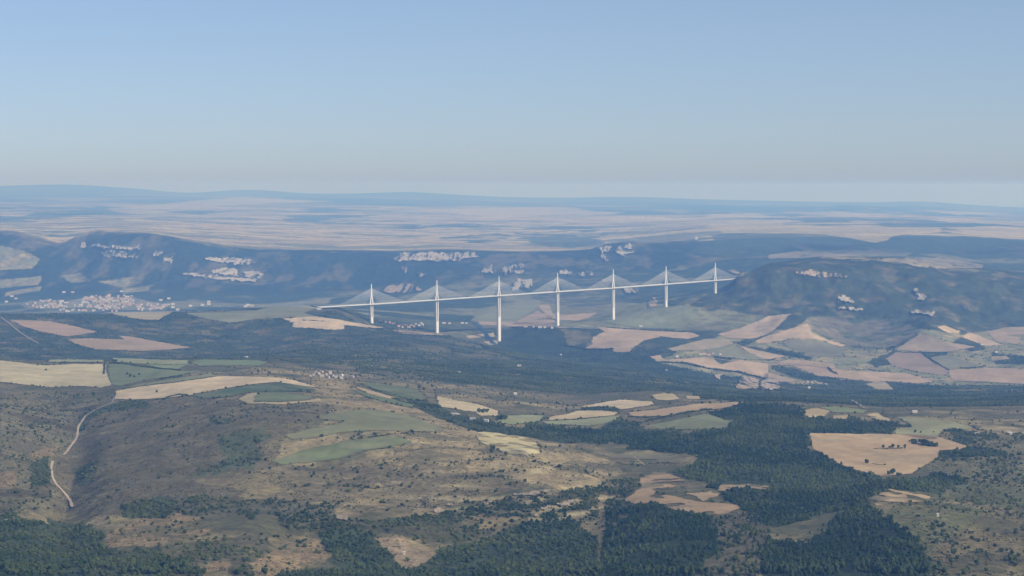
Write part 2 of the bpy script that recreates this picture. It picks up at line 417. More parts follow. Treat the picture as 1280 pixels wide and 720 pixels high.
zone([(40,580),(62,570),(63,605),(37,607)], FOREST*1.3, 1, oak=0.009, ymax=NEARM)
zone([(90,585),(125,575),(120,600),(100,610)], FOREST*1.5, .8, oak=0.005, ymax=NEARM)
zone([(97,520),(140,503),(182,502),(190,508),(140,515),(112,525),(100,545)], FOREST*1.6, .8, oak=0.006, ymax=NEARM)
zone([(262,521),(285,520),(290,530),(265,531)], FOREST*1.5, .8, oak=0.007, ymax=NEARM)
zone([(505,496),(530,501),(550,509),(575,519),(605,525),(640,534),(700,544),(760,552),(760,556),(700,553),(640,544),(600,541),(570,531),(545,522),(515,508)], FOREST*1.2, .95, oak=0.010, shrub=0, ymax=NEARM, jit=.5)
zone([(725,511),(745,508),(772,511),(772,514),(750,514.5),(728,513)], FOREST*1.1, 1, oak=0.010, ymax=6200, jit=.3)
zone([(750,533),(775,525),(800,530),(806,536),(790,541),(750,541)], FOREST*1.1, 1, oak=0.012, ymax=NEARM, jit=.5)
zone([(1083,531),(1095,526),(1115,530),(1121,538),(1112,544),(1085,542)], FOREST, 1, pine=0.008, oak=.006, ymax=NEARM, jit=.4)
zone([(1113,528),(1135,531),(1141,534),(1115,534)], FOREST, 1, oak=.012, ymax=NEARM, jit=.3)
zone([(1040,527),(1060,518),(1075,524),(1090,532),(1085,543),(1000,543),(1000,530)], FOREST*1.1, 1, pine=.006, oak=.005, ymax=NEARM, jit=.5)
zone([(1172,569),(1180,562),(1200,560),(1235,559),(1257,563),(1258,570),(1215,571),(1180,573)], FOREST, 1, oak=0.014, shrub=0, ymax=NEARM, jit=.4)
zone([(1188,552),(1195,546),(1215,547),(1218,553),(1205,558),(1192,557)], FOREST, 1, oak=0.012, shrub=0, ymax=NEARM, jit=.4)
zone([(1178,536),(1200,537),(1225,541),(1248,544),(1246,547),(1215,545),(1180,540)], FOREST, 1, oak=0.014, shrub=0, ymax=NEARM, jit=.3)
# tan clearings in the lower woods
for P in ([(132,670),(140,662),(175,650),(215,645),(225,640),(250,647),(262,662),(250,670),(212,670),(207,680),(175,682),(150,682),(137,685)],
          [(340,672),(345,662),(400,675),(415,697),(385,705),(365,715),(320,726),(312,705),(338,690)],
          [(217,690),(232,685),(230,697),(215,700)], [(257,710),(275,697),(287,700),(285,726),(258,726)],
          [(0,590),(20,588),(14,612),(0,615)], [(40,565),(72,557),(68,571),(42,572)]):
    zone(P, (0.24,0.165,0.10), .9, oak=0.0012, pine=0, shrub=0.007, ymax=NEARM, jit=1.3, var=(SCRUB, .5, .36))
zone([(465,671),(505,672),(515,685),(542,690),(532,702),(505,714),(495,702),(485,687)], (0.27,0.19,0.13), .9, oak=0.0003, pine=0, shrub=.004, ymax=NEARM, jit=.7)
zone([(330,620),(325,598),(242,598),(248,606),(280,608)], GRASS*.8, .7, oak=0, shrub=.004, ymax=NEARM)
# --- middle distance
zone([(436,452),(520,455),(640,452),(700,465),(800,475),(900,482),(905,500),(850,489),(800,489),(727,506),(660,516),(620,503),(560,488),(500,473),(450,470)], FOREST*1.15, .85, oak=0.0045, ymin=5000, ymax=7200, var=(SCRUB, .56, .74))
zone([(860,498),(900,480),(960,490),(1100,487),(1400,497),(1400,537),(1217,535),(1170,524),(1110,520),(1050,508),(960,504)], FOREST*1.05, 1, oak=0.006, ymin=4300, ymax=7200)
zone([(-90,388),(130,400),(260,405),(400,415),(480,432),(560,440),(600,455),(430,452),(300,450),(-90,452)], FOREST*1.25, .8, oak=0.0008, ymin=5600, ymax=8400, var=(SCRUB*1.0, .5, .68))
zone([(400,455),(470,448),(520,452),(560,462),(520,476),(450,472)], SCRUB*1.15, .6, ymin=5000, ymax=7000)
zone([(770,475),(830,474),(870,478),(860,487),(810,489)], SCRUB*1.1, .7, ymin=5000, ymax=7000)
zone([(640,404),(700,409),(735,425),(730,437),(780,440),(850,432),(835,440),(812,446),(830,453),(890,462),(960,477),(1010,484),(960,492),(860,480),(700,455),(640,448),(600,435),(640,420)], FOREST*0.95, 1, oak=0.004, ymin=6800, ymax=9300)
zone([(700,410),(738,416),(740,430),(712,432)], SCRUB*1.2, .7, ymin=6800, ymax=9300)
zone([(1100,478),(1160,481),(1290,482),(1290,500),(1100,490)], FOREST*1.2, .8, oak=.004, ymin=6500, ymax=8200, var=(GRASS, .58, .7))
# valley patchwork to the right and its dark strips
zone([(820,452),(900,420),(960,398),(1020,400),(1100,428),(1150,412),(1300,404),(1300,485),(1100,482),(1000,480),(900,470)], MEADOW*1.15, .85, oak=0.0002, ymin=6900, ymax=9400, var=(TAN*.75, .5, .62))
for P in ([(960,433),(1000,442),(1020,449),(1005,449),(960,440)], [(963,457),(990,460),(1002,465),(1045,474),(1092,477),(1095,486),(1040,482),(990,472),(965,462)],
          [(1105,428),(1145,413),(1148,420),(1130,432),(1108,440)], [(1083,453),(1120,437),(1116,455),(1095,459)],[(965,412),(988,392),(1010,398),(990,412)],  # first patch: shade at the hill foot put into the ground colour
          [(945,418),(965,410),(968,413),(950,424),(930,432),(1000,443),(990,446),(930,440),(920,428)], [(1140,439),(1185,441),(1183,444),(1160,448)],
          [(1238,441),(1290,446),(1290,456),(1245,455)], [(1185,430),(1205,420),(1235,436),(1215,440)], [(890,441),(905,445),(918,447),(905,455),(895,452)],
          [(1255,409),(1290,400),(1290,412),(1258,416)], [(1090,476),(1170,482),(1280,488),(1280,496),(1095,488)]):
    zone(P, FOREST*1.1, .9, oak=.004, ymin=6500, ymax=9600, jit=.5)
zone([(1010,400),(1060,394),(1110,398),(1150,412),(1120,432),(1085,440),(1050,430),(1020,418)], (0.155,0.13,0.10), .85, oak=.0004, ymin=7000, ymax=9700, var=(FOREST*1.6, .5, .36))
# right hill
zone([(850,395),(870,375),(917,349),(960,330),(1000,322),(1100,323),(1200,338),(1300,340),(1300,406),(1200,418),(1150,410),(1110,398),(1060,392),(1000,398),(960,396),(900,385)], FOREST*1.05, .9, oak=.0012, ymin=8300, ymax=11000, var=(SCRUB*.9, .56, .76))
# valley floor behind the bridge
zone([(588,402),(600,385),(680,372),(880,384),(900,400),(850,412),(700,409),(640,407)], MEADOW*1.05, .8, ymin=8500, ymax=12500, jit=.6)
zone([(660,378),(690,365),(760,380),(740,398),(700,395)], SCRUB*1.25, .6, ymin=9000, ymax=13000)
zone([(400,398),(480,410),(600,416),(600,406),(560,400),(480,395)], FOREST*1.3, .7, ymin=8300, ymax=11500)
for P in ([(-20,303),(25,311),(48,325),(40,336),(-20,338)], [(68,344),(95,340),(108,352),(80,353)], [(115,352),(150,347),(175,354),(150,359)], [(-20,352),(45,345),(40,356),(-20,362)],
          [(150,346),(210,346),(190,362),(155,366)], [(10,366),(45,358),(52,364),(12,370)], [(300,375),(420,372),(410,378),(310,384)]):
    zone(P, MEADOW*1.15, .85, ymin=10500, ymax=16000, jit=1.0, var=(TAN*.8, .5, .6), soft=.44)
zone([(640,335),(720,340),(780,330),(860,345),(840,375),(780,385),(720,385),(660,372)], FOREST*1.1, .7, ymin=11000, ymax=15000, var=(SCRUB*1.3, .55, .7), soft=.42)
zone([(545,335),(595,330),(600,362),(560,372),(535,355)], SCRUB*1.25, .8, ymin=12000, ymax=15500, var=(FOREST, .5, .4), soft=.5)
zone([(320,315),(360,313),(370,360),(345,375),(328,345)], SCRUB*1.2, .7, ymin=12000, ymax=15600, soft=.52)
# far plateau: pale stubble and dark woods
zone([(-100,283),(60,276),(160,262),(330,252),(640,258),(760,268),(930,278),(960,285),(860,300),(760,310),(640,318),(480,316),(400,311),(320,311),(250,303),(130,284)], TAN*1.0, .28, ymin=15300, ymax=60000, jit=1)
for P in ([(665,282),(750,285),(752,300),(715,309),(655,305)], [(560,296),(640,292),(640,300),(570,304)], [(360,270),(470,268),(440,280),(350,278)], [(60,262),(140,257),(160,268),(20,270)],
          [(500,282),(590,279),(600,284),(510,287)], [(900,292),(1050,292),(1090,300),(1110,296),(1180,290),(1290,303),(1290,312),(1200,315),(1100,318),(1000,316),(900,322),(860,312)],
          [(1000,272),(1120,272),(1290,284),(1180,283),(1080,284),(990,279)], [(1040,256),(1110,258),(1180,270),(1100,267),(1040,263)], [(820,255),(960,258),(1000,272),(880,268)], [(1205,318),(1290,318),(1290,332),(1250,334)],
          [(240,262),(300,264),(260,268),(220,266)], [(420,250),(500,252),(580,258),(420,256)], [(380,262),(440,260),(450,264),(400,266)], [(690,262),(800,262),(860,268),(740,268)]):
    zone(P, FOREST*1.5, .85, ymin=11500, ymax=60000, jit=1.0, soft=.42)
for P in ([(33,275),(103,276),(100,279),(35,279)], [(130,262),(300,246),(420,252),(300,256)], [(725,266),(775,265),(772,268),(728,269)], [(885,268),(955,267),(950,271),(890,271)], [(1024,267.5),(1090,267.5),(1087,270.5),(1025,270)], [(1005,278.5),(1090,278),(1090,280.5),(1005,280.5)],
          [(880,280),(960,278),(1010,284),(1090,283),(1176,284),(1176,289),(1120,294),(1110,300),(1095,304),(1060,296),(1010,292),(900,291)], [(1182,284),(1235,283),(1290,287),(1290,301),(1255,297),(1210,291)], [(1185,312),(1210,305),(1290,306),(1290,316),(1210,317)],
          [(1140,262),(1200,264),(1270,266),(1200,269)], [(540,262),(700,258),(760,266),(620,272)]):
    zone(P, TAN*1.1, .7, ymin=14500, ymax=60000, jit=0.6)

zone([(85,378),(108,371),(125,369),(168,369),(210,380),(205,388),(150,389),(85,386)], (0.30,0.26,0.21), .7, oak=.0, ymin=10500, ymax=14500, soft=.42)
zone([(30,383),(40,376),(85,376),(86,386),(40,387)], (0.26,0.23,0.18), .6, oak=.0, ymin=10500, ymax=14500, soft=.46)
ph = np.cos(Z0 * 2 * np.pi / 7.5)
lt = terr * sstep(.55, .95, ph) * sstep(.46, .62, fbm(Xg * .35, Yg, 40, 3, 441)) * .5
AL = mixc(AL, np.array((.34, .27, .185)), lt); D_oak += .004 * terr * sstep(.3, .9, -ph) * sstep(.5, .6, fbm(Xg * .4, Yg, 60, 2, 443))
n5 = fbm(Xg, Yg, 34, 3, 231); n6 = fbm(Xg, Yg, 9, 2, 235)
AL *= np.array((0.96, 1.0, 0.88))
D_pine *= 1.25; D_oak *= 1.3
AL *= np.where(Yg > 5000, 0.45 + 1.1 * n5, 0.42 + 0.55 * n5 + 0.62 * n6)[..., None]
D_shrub *= 0.25 + 3.6 * sstep(.44, .64, fbm(Xg, Yg, 38, 3, 251)) 
D_pine *= sstep(.28, .44, fbm(Xg, Yg, 55, 3, 255)) * 1.1 + .12
D_oak *= 0.35 + 1.5 * sstep(.40, .60, fbm(Xg, Yg, 60, 3, 257))
# ------------------------------------------------------------------ fields, cliffs, tracks: each a sheet or a rough face of its own
def patch_mesh(poly, jit=0.22, ymin=0, ymax=1e9, lift=0.6, rough=0.0, keep=None, own=None):
    jx, jy = (JX * jit, JY * jit) if own is None else own
    cx = 0.25 * (PXg[:-1, :-1] + PXg[1:, :-1] + PXg[:-1, 1:] + PXg[1:, 1:]) + jx[:-1, :-1]
    cy = 0.25 * (PYg[:-1, :-1] + PYg[1:, :-1] + PYg[:-1, 1:] + PYg[1:, 1:]) + jy[:-1, :-1]
    m = inpoly(cx, cy, poly) & (Yg[:-1, :-1] > ymin) & (Yg[:-1, :-1] < ymax) & (visible[:-1, :-1] | visible[1:, 1:])
    if keep is not None: m &= keep[:-1, :-1]
    ii, jj = np.nonzero(m)
    if len(ii) == 0: return None, None
    q = np.stack([ii * NCc + jj, ii * NCc + jj + 1, (ii + 1) * NCc + jj + 1, (ii + 1) * NCc + jj], 1)
    u, inv = np.unique(q, return_inverse=True)
    V = np.stack([Xg.ravel()[u], Yg.ravel()[u], Zg.ravel()[u]], 1)
    V[:, 2] += lift + 0.00010 * V[:, 1]
    if rough:
        V[:, 2] += rough * (vnoise(V[:, 0], V[:, 1], rough * 3.5, 71) - 0.2) + 0.6 * rough * vnoise(V[:, 0], V[:, 1], rough * 1.4, 73)
        V[:, 1] -= 0.8 * rough * vnoise(V[:, 0], V[:, 2], rough * 2.0, 75)
    return V, inv.reshape(q.shape)

BEIGE = (0.44,0.33,0.21); PALE = (0.54,0.41,0.28); GRN = (0.135,0.150,0.072); GRG = (0.225,0.205,0.125); PINK = (0.36,0.25,0.18); DGR = (0.085,0.115,0.06); TANF = (0.39,0.275,0.175)
FIELDS = [
 ('broad beige stubble field at the left edge below the dark slope', (0.45,0.37,0.24), [(-130,450),(0,451),(15,452.5),(37,455.5),(57,457),(130,454.5),(131,465),(135,472),(139,481),(127,485),(100,483),(62,484.5),(25,480.5),(0,477.5),(-130,474)]),
 ('grey green meadow beside the beige stubble field, small trees in it', (0.17,0.185,0.10), [(136,456),(155,455.5),(180,459),(225,464),(250,464.5),(220,470),(190,474),(162,480),(150,483),(140,481),(136,472)]),
 ('thin pale green strip along the top of the beige stubble field', (0.25,0.24,0.13), [(62,450),(130,450),(129,453),(60,453)]),
 ('pale green strip beyond the hedge of the grey green meadow', (0.25,0.25,0.14), [(140,448),(235,451),(235,455.5),(180,455.5),(145,452.5)]),
 ('small green wedge between two hedges', (0.18,0.20,0.10), [(180,456),(234,456),(222,462),(200,460.5)]),
 ('thin dull green field left of the hamlet', (0.16,0.19,0.10), [(237,453),(255,450),(320,451),(335,453),(325,457.5),(250,457.5)]),
 ('narrow grey green strip above the cream stubble field', (0.22,0.215,0.12), [(172,481),(215,474),(262,467.5),(272,470),(225,477.5),(175,483.5),(155,486)]),
 ('long cream stubble field curving over the rise', PALE, [(145,489),(175,484),(225,478),(275,470.5),(320,471.5),(345,472.5),(368,476),(397,485),(380,483),(345,477.5),(320,480),(280,486),(237,494),(205,498),(182,499.5),(165,500),(144,499)]),
 ('dark green crop field under the cream stubble', DGR, [(238,494.5),(280,487.5),(320,481.5),(352,478.5),(380,482.5),(397,488.5),(370,489.5),(345,490),(320,489.5),(305,492),(280,497),(255,498)]),
 ('small pale brown field under the dark green crop', (0.36,0.28,0.17), [(297,499),(310,493),(322,491.5),(316,503),(345,503.5),(380,501.5),(400,498.5),(402,502),(350,506),(308,505)]),
 ('small green crop field ringed by pale stubble', (0.15,0.17,0.085), [(317,496),(325,492),(350,491),(388,495.5),(390,498.5),(380,500.5),(345,502.5),(318,502.5)]),
 ('big lens shaped green field on the central ridge', (0.190,0.185,0.100), [(395,520),(427,515),(457,512),(480,514),(510,520),(535,529),(555,537.5),(545,540),(495,539),(460,539),(425,541),(390,548),(365,549.5),(357,545),(382,537.5),(425,530),(432,527),(400,524)]),
 ('lower green field on the central ridge, above the rocky scrub', (0.155,0.170,0.085), [(338,577),(390,561),(430,552),(475,547),(500,547),(515,553),(495,557.5),(445,566),(425,574),(382,579),(352,581)]),
 ('dark green meadow right of the hamlet', (0.12,0.135,0.068), [(450,479),(475,480),(502,484),(520,487.5),(531,495),(530,501),(515,500),(495,497.5),(470,487.5)]),
 ('slanting green strip under the pale stubble ribbon', (0.135,0.155,0.078), [(440,487.5),(460,492.5),(495,500),(520,506),(515,510),(495,506),(460,497.5)]),
 ('pale stubble ribbon slanting down from the hamlet', (0.44,0.32,0.20), [(440,482),(465,489),(494,497.5),(487,498.5),(460,492)]),
 ('pale beige field beside the white roofed barns', (0.46,0.36,0.23), [(545,495),(570,501),(595,505),(622,514),(622,520),(600,520),(595,516),(565,511),(550,509)]),
 ('straw coloured meadow at the crest of the central ridge', (0.40,0.33,0.19), [(590,541),(620,541),(650,546),(672,555),(674,566),(655,569),(630,566),(605,556)]),
 ('pale green meadow right of the round oak clump', (0.25,0.25,0.14), [(625,520.5),(665,519),(680,520),(672,528),(640,531),(622,528)]),
 ('beige stubble field behind the tall poplar', (0.46,0.35,0.22), [(705,519),(722,514),(745,513.5),(772,516),(770,519),(740,522),(707,525),(685,525.5),(690,520.5)]),
 ('curved grey green field in front of the poplar', (0.22,0.22,0.125), [(677,527),(710,526),(745,523),(775,519.5),(770,525),(752,531),(735,532.5),(710,531),(685,531.5)]),
 ('cream lens shaped field under the wooded hill', PALE, [(727,509),(750,504),(775,500),(815,502.5),(817,506),(790,510.5),(775,512),(765,509),(745,508.5)]),
 ('small rounded tan field above the cream lens', (0.40,0.31,0.18), [(814,494),(830,492),(842,493),(850,499),(835,501),(820,500)]),
 ('tiny tan plot beside the rounded tan field', (0.38,0.29,0.18), [(857,495),(875,495.5),(875,499),(860,499.5)]),
 ('long tan field rising to the pine wood', (0.42,0.29,0.18), [(785,516),(830,511),(865,506),(922,503),(925,505.5),(900,511),(865,515),(830,520),(800,521.5),(790,520)]),
 ('grey green field tucked against the pine wood', (0.20,0.20,0.115), [(805,533),(840,526.5),(870,520),(885,517.5),(905,525),(917,527.5),(905,536),(865,537),(830,537)]),
 ('dull green glade with a track at its left end', (0.20,0.175,0.10), [(762,571),(785,565),(810,566),(870,570),(860,577),(845,580),(820,579),(780,581)]),
 ('sandy clearing dotted with bushes above the dense pines', (0.36,0.245,0.15), [(779,625),(800,612),(802,597),(820,591),(832,591),(855,600),(857,605),(840,610),(815,612),(820,617),(865,626),(915,631),(927,635),(902,645),(852,640),(815,630),(792,633)]),
 ('narrow sandy clearing winding into the pine wood', (0.33,0.235,0.145), [(857,617),(895,615),(900,607),(912,601),(960,608),(960,613),(915,610),(897,620),(880,626)]),
 ('bare grassy knoll top at the right', (0.40,0.285,0.17), [(1085,627),(1110,611),(1135,615),(1165,622),(1150,627),(1115,629),(1095,632)]),
 ('wide tan stubble field with tree islands at the right', (0.46,0.315,0.19), [(1012,542),(1090,543),(1150,543.5),(1175,547),(1190,552),(1210,559),(1200,562),(1174,564),(1172,572),(1140,592),(1122,594),(1100,596),(1060,585),(1040,575),(1017,561)]),
 ('pale green field behind the tree islands', (0.25,0.235,0.13), [(1120,522),(1135,521),(1170,525),(1185,526),(1217,535),(1207,537),(1180,537),(1175,542),(1170,550),(1155,550),(1135,545),(1120,543),(1117,537),(1140,534.5),(1138,530)]),
 ('small ochre plot at the edge of the pine wood', (0.40,0.30,0.17), [(1002,514),(1020,510),(1038,514),(1030,521),(1012,523)]),
 ('thin green plot beside the ochre plot', (0.20,0.215,0.11), [(1022,509.5),(1045,508.5),(1085,513),(1080,516.5),(1042,516),(1036,512.5)]),
 ('little tan plot among copses', (0.40,0.28,0.17), [(1042,520),(1060,519),(1059,524),(1042,525)]),
 ('beige slip of stubble behind the oak copse', (0.40,0.31,0.19), [(1082,519),(1095,517),(1112,525),(1110,528.5),(1090,524)]),
 ('dull straw field at the right edge', (0.33,0.26,0.145), [(1220,537),(1235,532),(1300,537),(1400,540),(1400,548),(1290,544),(1250,540)]),
 ('pinkish stubble field high on the left slope', PINK, [(12,400.5),(40,401),(62,402),(95,408.5),(122,415.5),(85,421),(60,417),(30,409)]),
 ('long pinkish stubble wedge below the higher pink field', (0.33,0.235,0.165), [(85,424.5),(115,423),(155,425),(148,419.5),(165,421.5),(240,435),(205,438),(175,439.5),(120,437),(95,431)]),
 ('thin pale strip of stubble below the town', (0.34,0.28,0.18), [(130,390.5),(217,389.5),(198,400),(175,399.5),(150,395)]),
 ('grey green field on the hill where the deck lands', (0.21,0.205,0.13), [(232,392),(320,388.5),(345,381),(378,380),(397,386),(380,391),(395,396),(358,397.5),(320,399),(290,404),(262,400)]),
 ('cream field on the hill below the deck landing', (0.45,0.34,0.24), [(355,399),(392,395.5),(420,399.5),(480,410),(470,410.5),(430,407),(431,411.5),(420,412.5),(365,409),(367,405)]),
 ('pale sandy crest below the second pier', (0.38,0.28,0.19), [(490,412.5),(520,414),(560,418.5),(545,420),(500,417)]),
 ('narrow tan river meadow left of the third pier', (0.36,0.27,0.19), [(582,420),(617,416),(619,421),(585,423)]),
 ('small tan ledge at the foot of the third pier', (0.36,0.27,0.19), [(604,428),(622,424),(622,431),(612,432)]),
 ('big beige field with a ragged edge in the valley', (0.42,0.30,0.21), [(729,436),(740,431),(740,422.5),(756,415),(747,409),(780,411),(835,414),(865,416),(875,420),(860,424),(837,422.5),(825,421),(805,426),(790,436),(787,440),(767,440.5),(765,436),(742,435.5)]),
 ('beige field around the foot of the fourth and fifth piers', (0.40,0.29,0.20), [(672,382),(687,381),(690,392),(705,394),(747,391),(735,398),(722,401),(697,401),(685,397)]),
 ('tan field left of the fourth pier', (0.36,0.27,0.19), [(655,397),(672,389),(690,397),(695,404),(640,406),(645,402)]),
 ('pinkish strip of stubble along the valley road', (0.38,0.28,0.20), [(597,402),(640,403),(690,404.5),(698,408),(640,408.5),(600,406)]),
 ('broad pale green field between the third and fourth piers', (0.23,0.225,0.145), [(588,401),(620,386),(672,375.5),(677,380),(665,390),(648,400),(640,403),(600,402)]),
 ('wide grey green field right of the fifth pier', (0.195,0.20,0.125), [(755,403),(780,392),(815,386),(860,384),(872,394),(868,400),(850,411.5),(800,410.5)]),
 ('pinkish tan field below the right hand hill flank', (0.37,0.27,0.19), [(897,418),(927,410),(960,396),(988,392.5),(968,413),(955,420),(940,424),(910,423)]),
 ('bright beige triangle of stubble pointing up the hill', (0.47,0.34,0.23), [(945,426),(960,420),(1010,404),(1014,415),(1022,421),(1057,432),(1052,434),(1020,424),(990,424),(960,429.5),(945,429)]),
 ('grey green field under the bright triangle', (0.195,0.18,0.12), [(987,426),(1022,424.5),(1053,436),(1053,446),(1020,446.5),(980,431.5)]),
 ('tan strip below the grey green field of the triangle', (0.40,0.29,0.20), [(922,432),(960,441),(982,446),(972,450.5),(955,449),(935,440)]),
 ('grey green field behind the red roofed farm', (0.20,0.19,0.12), [(880,437.5),(917,431.5),(955,449),(935,450),(892,445)]),
 ('tan field above the red roofed farm', (0.34,0.27,0.18), [(835,436),(880,424.5),(910,424.5),(917,430),(890,437),(840,439.5)]),
 ('broad tan field along the river cliff', (0.41,0.295,0.20), [(812,446),(825,444),(830,450),(880,447),(892,449),(900,456),(925,450),(960,455),(960,474),(922,464.5),(880,459),(857,452.5),(820,452.5)]),
 ('long pinkish swath across the valley floor', (0.41,0.29,0.20), [(960,457),(985,449.5),(1000,450.5),(1020,452.5),(1042,455),(1045,462),(1072,465),(1105,465),(1135,467.5),(1167,477.5),(1145,480),(1107,477),(1092,478),(1047,472.5),(1022,470),(1002,462.5),(987,456.5)]),
 ('tan slip above the river cliff', (0.38,0.28,0.20), [(955,466),(1000,476),(985,478.5),(955,475.5)]),
 ('tan spur running down to the canyon wood', (0.36,0.28,0.18), [(1095,477.5),(1107,477.5),(1117,487),(1095,487.5),(1080,480.5)]),
 ('mauve brown ploughed field in the middle of the valley', (0.28,0.20,0.15), [(1107,449),(1120,440.5),(1150,441),(1167,455),(1185,461),(1185,469.5),(1150,466),(1115,457.5)]),
 ('dull tan field under the eroded slope', (0.30,0.225,0.16), [(1120,437),(1150,417.5),(1185,427.5),(1220,434),(1190,439.5),(1150,440.5)]),
 ('grey green field right of the ploughed field', (0.20,0.185,0.12), [(1160,447),(1185,444.5),(1225,457),(1205,460.5),(1185,462.5),(1170,455)]),
 ('pinkish stubble field at the right edge of the valley', (0.37,0.26,0.185), [(1185,463),(1230,460.5),(1260,460.5),(1300,465),(1300,482),(1240,478),(1190,476)]),
 ('small bright beige field high at the right', (0.48,0.35,0.22), [(1170,409),(1180,407),(1200,414),(1199,418),(1185,416.5)]),
 ('bright tan field with a small farm high at the right', (0.46,0.33,0.22), [(1201,421.5),(1212,416),(1255,432),(1232,432.5)]),
 ('tan field at the right edge below the hill', (0.38,0.28,0.19), [(1234,415),(1255,410),(1300,408),(1300,416),(1255,420),(1275,422),(1272,430.5),(1245,427.5)]),
 ('little tan field at the right edge of the valley floor', (0.34,0.26,0.17), [(1237,446),(1257,445),(1262,449),(1240,451.5)]),
 ('cream field behind the right hand hill', (0.29,0.24,0.16), [(1085,324),(1125,323),(1145,321),(1185,324),(1235,331),(1230,334),(1170,336),(1145,334),(1125,329)]),
 ('tan field behind the crest of the right hand hill', (0.26,0.215,0.14), [(960,319),(990,316),(1060,320),(1100,324),(1085,326),(1010,322),(960,325)]),
]
CLIFFS = [
 ('upper limestone band on the left mountain', [(256,323),(280,323),(312,325.5),(319,330),(300,333.5),(280,328.5),(257,326.5)]),
 ('middle limestone wall below the upper band of the left mountain', [(264,341),(280,335.5),(297,339),(297,346),(275,344.5)]),
 ('stepped limestone wall at the right end of the left mountain', [(305,341),(322,340),(332,346),(325,350.5),(307,348)]),
 ('long thin limestone ledge low on the left mountain', [(228,344),(240,342.5),(285,347),(320,350.5),(318,354),(265,349.5)]),
 ('small pale crag below the peak of the left mountain', [(101,305),(111,305),(108,312),(102,311)]),
 ('broken row of pale crags under the ridge of the left mountain', [(112,306),(140,308.5),(176,309),(175,313.5),(140,312),(112,309.5)]),
 ('faint lower row of crags on the left mountain', [(127,314),(172,318.5),(170,324.5),(128,320.5)]),
 ('pair of small crags in the wood of the left mountain', [(187,315),(204,314),(205,320),(188,321)]),
 ('pale crag between the small pair and the upper limestone band', [(204,325),(216,322.5),(217,328),(204,329.5)]),
 ('long level limestone cliff on the plateau rim behind the bridge', [(493,324.5),(502,317.5),(535,317.5),(595,317),(598,322),(570,326.5),(552,328),(535,327),(495,327)]),
 ('notched limestone cliff left of the third pylon tip', [(600,346),(605,335),(615,332),(621,342),(610,347)]),
 ('notched limestone cliff right of the third pylon tip', [(624,345),(630,335),(645,331.5),(655,333),(655,342),(632,345)]),
 ('tan scree slope behind the first stay fan', [(480,365),(485,357.5),(510,355.5),(528,362),(505,368)]),
 ('tiny pale crag above the tan scree', [(504,335),(512,335),(511,343),(505,342)]),
 ('pale rock slip right of the tiny crag', [(522,341),(534,345),(525,348)]),
 ('pale crag just right of the third pylon', [(640,332),(653,331),(656,339),(641,341)]),
 ('rough limestone slope behind the third stay fan', [(640,353),(655,349.5),(665,351.5),(665,361),(642,364)]),
 ('bright crag beside the tip of the fourth pylon', [(699,340),(715,339.5),(713,345),(700,344.5)]),
 ('pair of bright crags between the fourth and fifth pylons', [(722,343),(749,339),(748,344.5),(727,348)]),
 ('left sunlit buttress of the double rock peak', [(750,311),(763,305),(763,314),(760,328),(752,326)]),
 ('right sunlit buttress of the double rock peak', [(770,310),(790,305),(791,316),(780,321),(770,318)]),
 ('pale rock slope behind the fifth pylon', [(775,361),(795,359.5),(798,366.5),(780,369)]),
 ('tan scree behind the stays of the fifth pylon', [(737,356),(757,348.5),(766,352),(747,359)]),
 ('tan scree behind the stays of the seventh pylon', [(911,339),(931,337),(921,345)]),
 ('tan earth slip near the foot of the sixth pier', [(810,375),(820,374),(823,383),(812,385)]),
 ('long tan earth scar near the top of the right hand hill', [(991,341),(1015,340),(1057,344.5),(1060,349),(1017,347)]),
 ('bright rock scar in the middle of the right hand hill', [(1040,374),(1057,371.5),(1070,380),(1050,379.5)]),
 ('thin rock ledge under the bright scar of the right hand hill', [(1049,386),(1080,388.5),(1082,391.5),(1050,388.5)]),
 ('upright pale crag on the shoulder of the right hand hill', [(1141,361.5),(1150,364),(1160,374),(1150,376)]),
 ('curved pale ledge low on the shoulder of the right hand hill', [(1134,385),(1140,389.5),(1167,391.5),(1166,395.5),(1140,393.5)]),
 ('narrow white crag in the gully of the right hand hill', [(1199,374),(1206,374),(1210,390),(1202,388)]),
 ('blocky pale river cliff in front of the tan field', [(922,477),(930,472),(950,475.5),(947,487),(922,487)]),
 ('smaller pale river cliff right of the blocky one', [(952,478),(965,476),(976,480),(971,489),(953,490)]),
 ('small tan crag upstream of the river cliff', [(891,470),(902,469),(901,476)]),
 ('pale ledge in the middle of the near rocky rim', [(537,640),(565,631),(567,636),(545,645)]),
 ('tan ledge at the upper right of the near rocky rim', [(604,629),(630,620.5),(631,624.5),(605,634)]),
 ('blocky pale outcrop at the left end of the near rim', [(420,646),(434,645.5),(435,651.5),(420,651.5)]),
 ('long thin ledge under the straw coloured slope', [(640,620),(665,615.5),(688,613.5),(686,617.5),(650,623.5)]),
 ('broken ledge at the right end of the near rim', [(672,637),(700,631),(725,623.5),(723,628),(700,636),(675,639)]),
 ('short bright ledge inside the oak wood', [(660,647.5),(672,644),(673,646.5),(661,650)]),
 ('pale terrace wall in the tan quarry clearing', [(484,685),(504,681.5),(504,683.5),(484,687)]),
]
kfield = fbm(Xg, Yg, 40, 3, 431) + np.where(Yg > 9000, fbm(Xg, Yg, 220, 3, 433) - .5, 0) > .36
fmask = np.zeros((NR, NCc), bool)
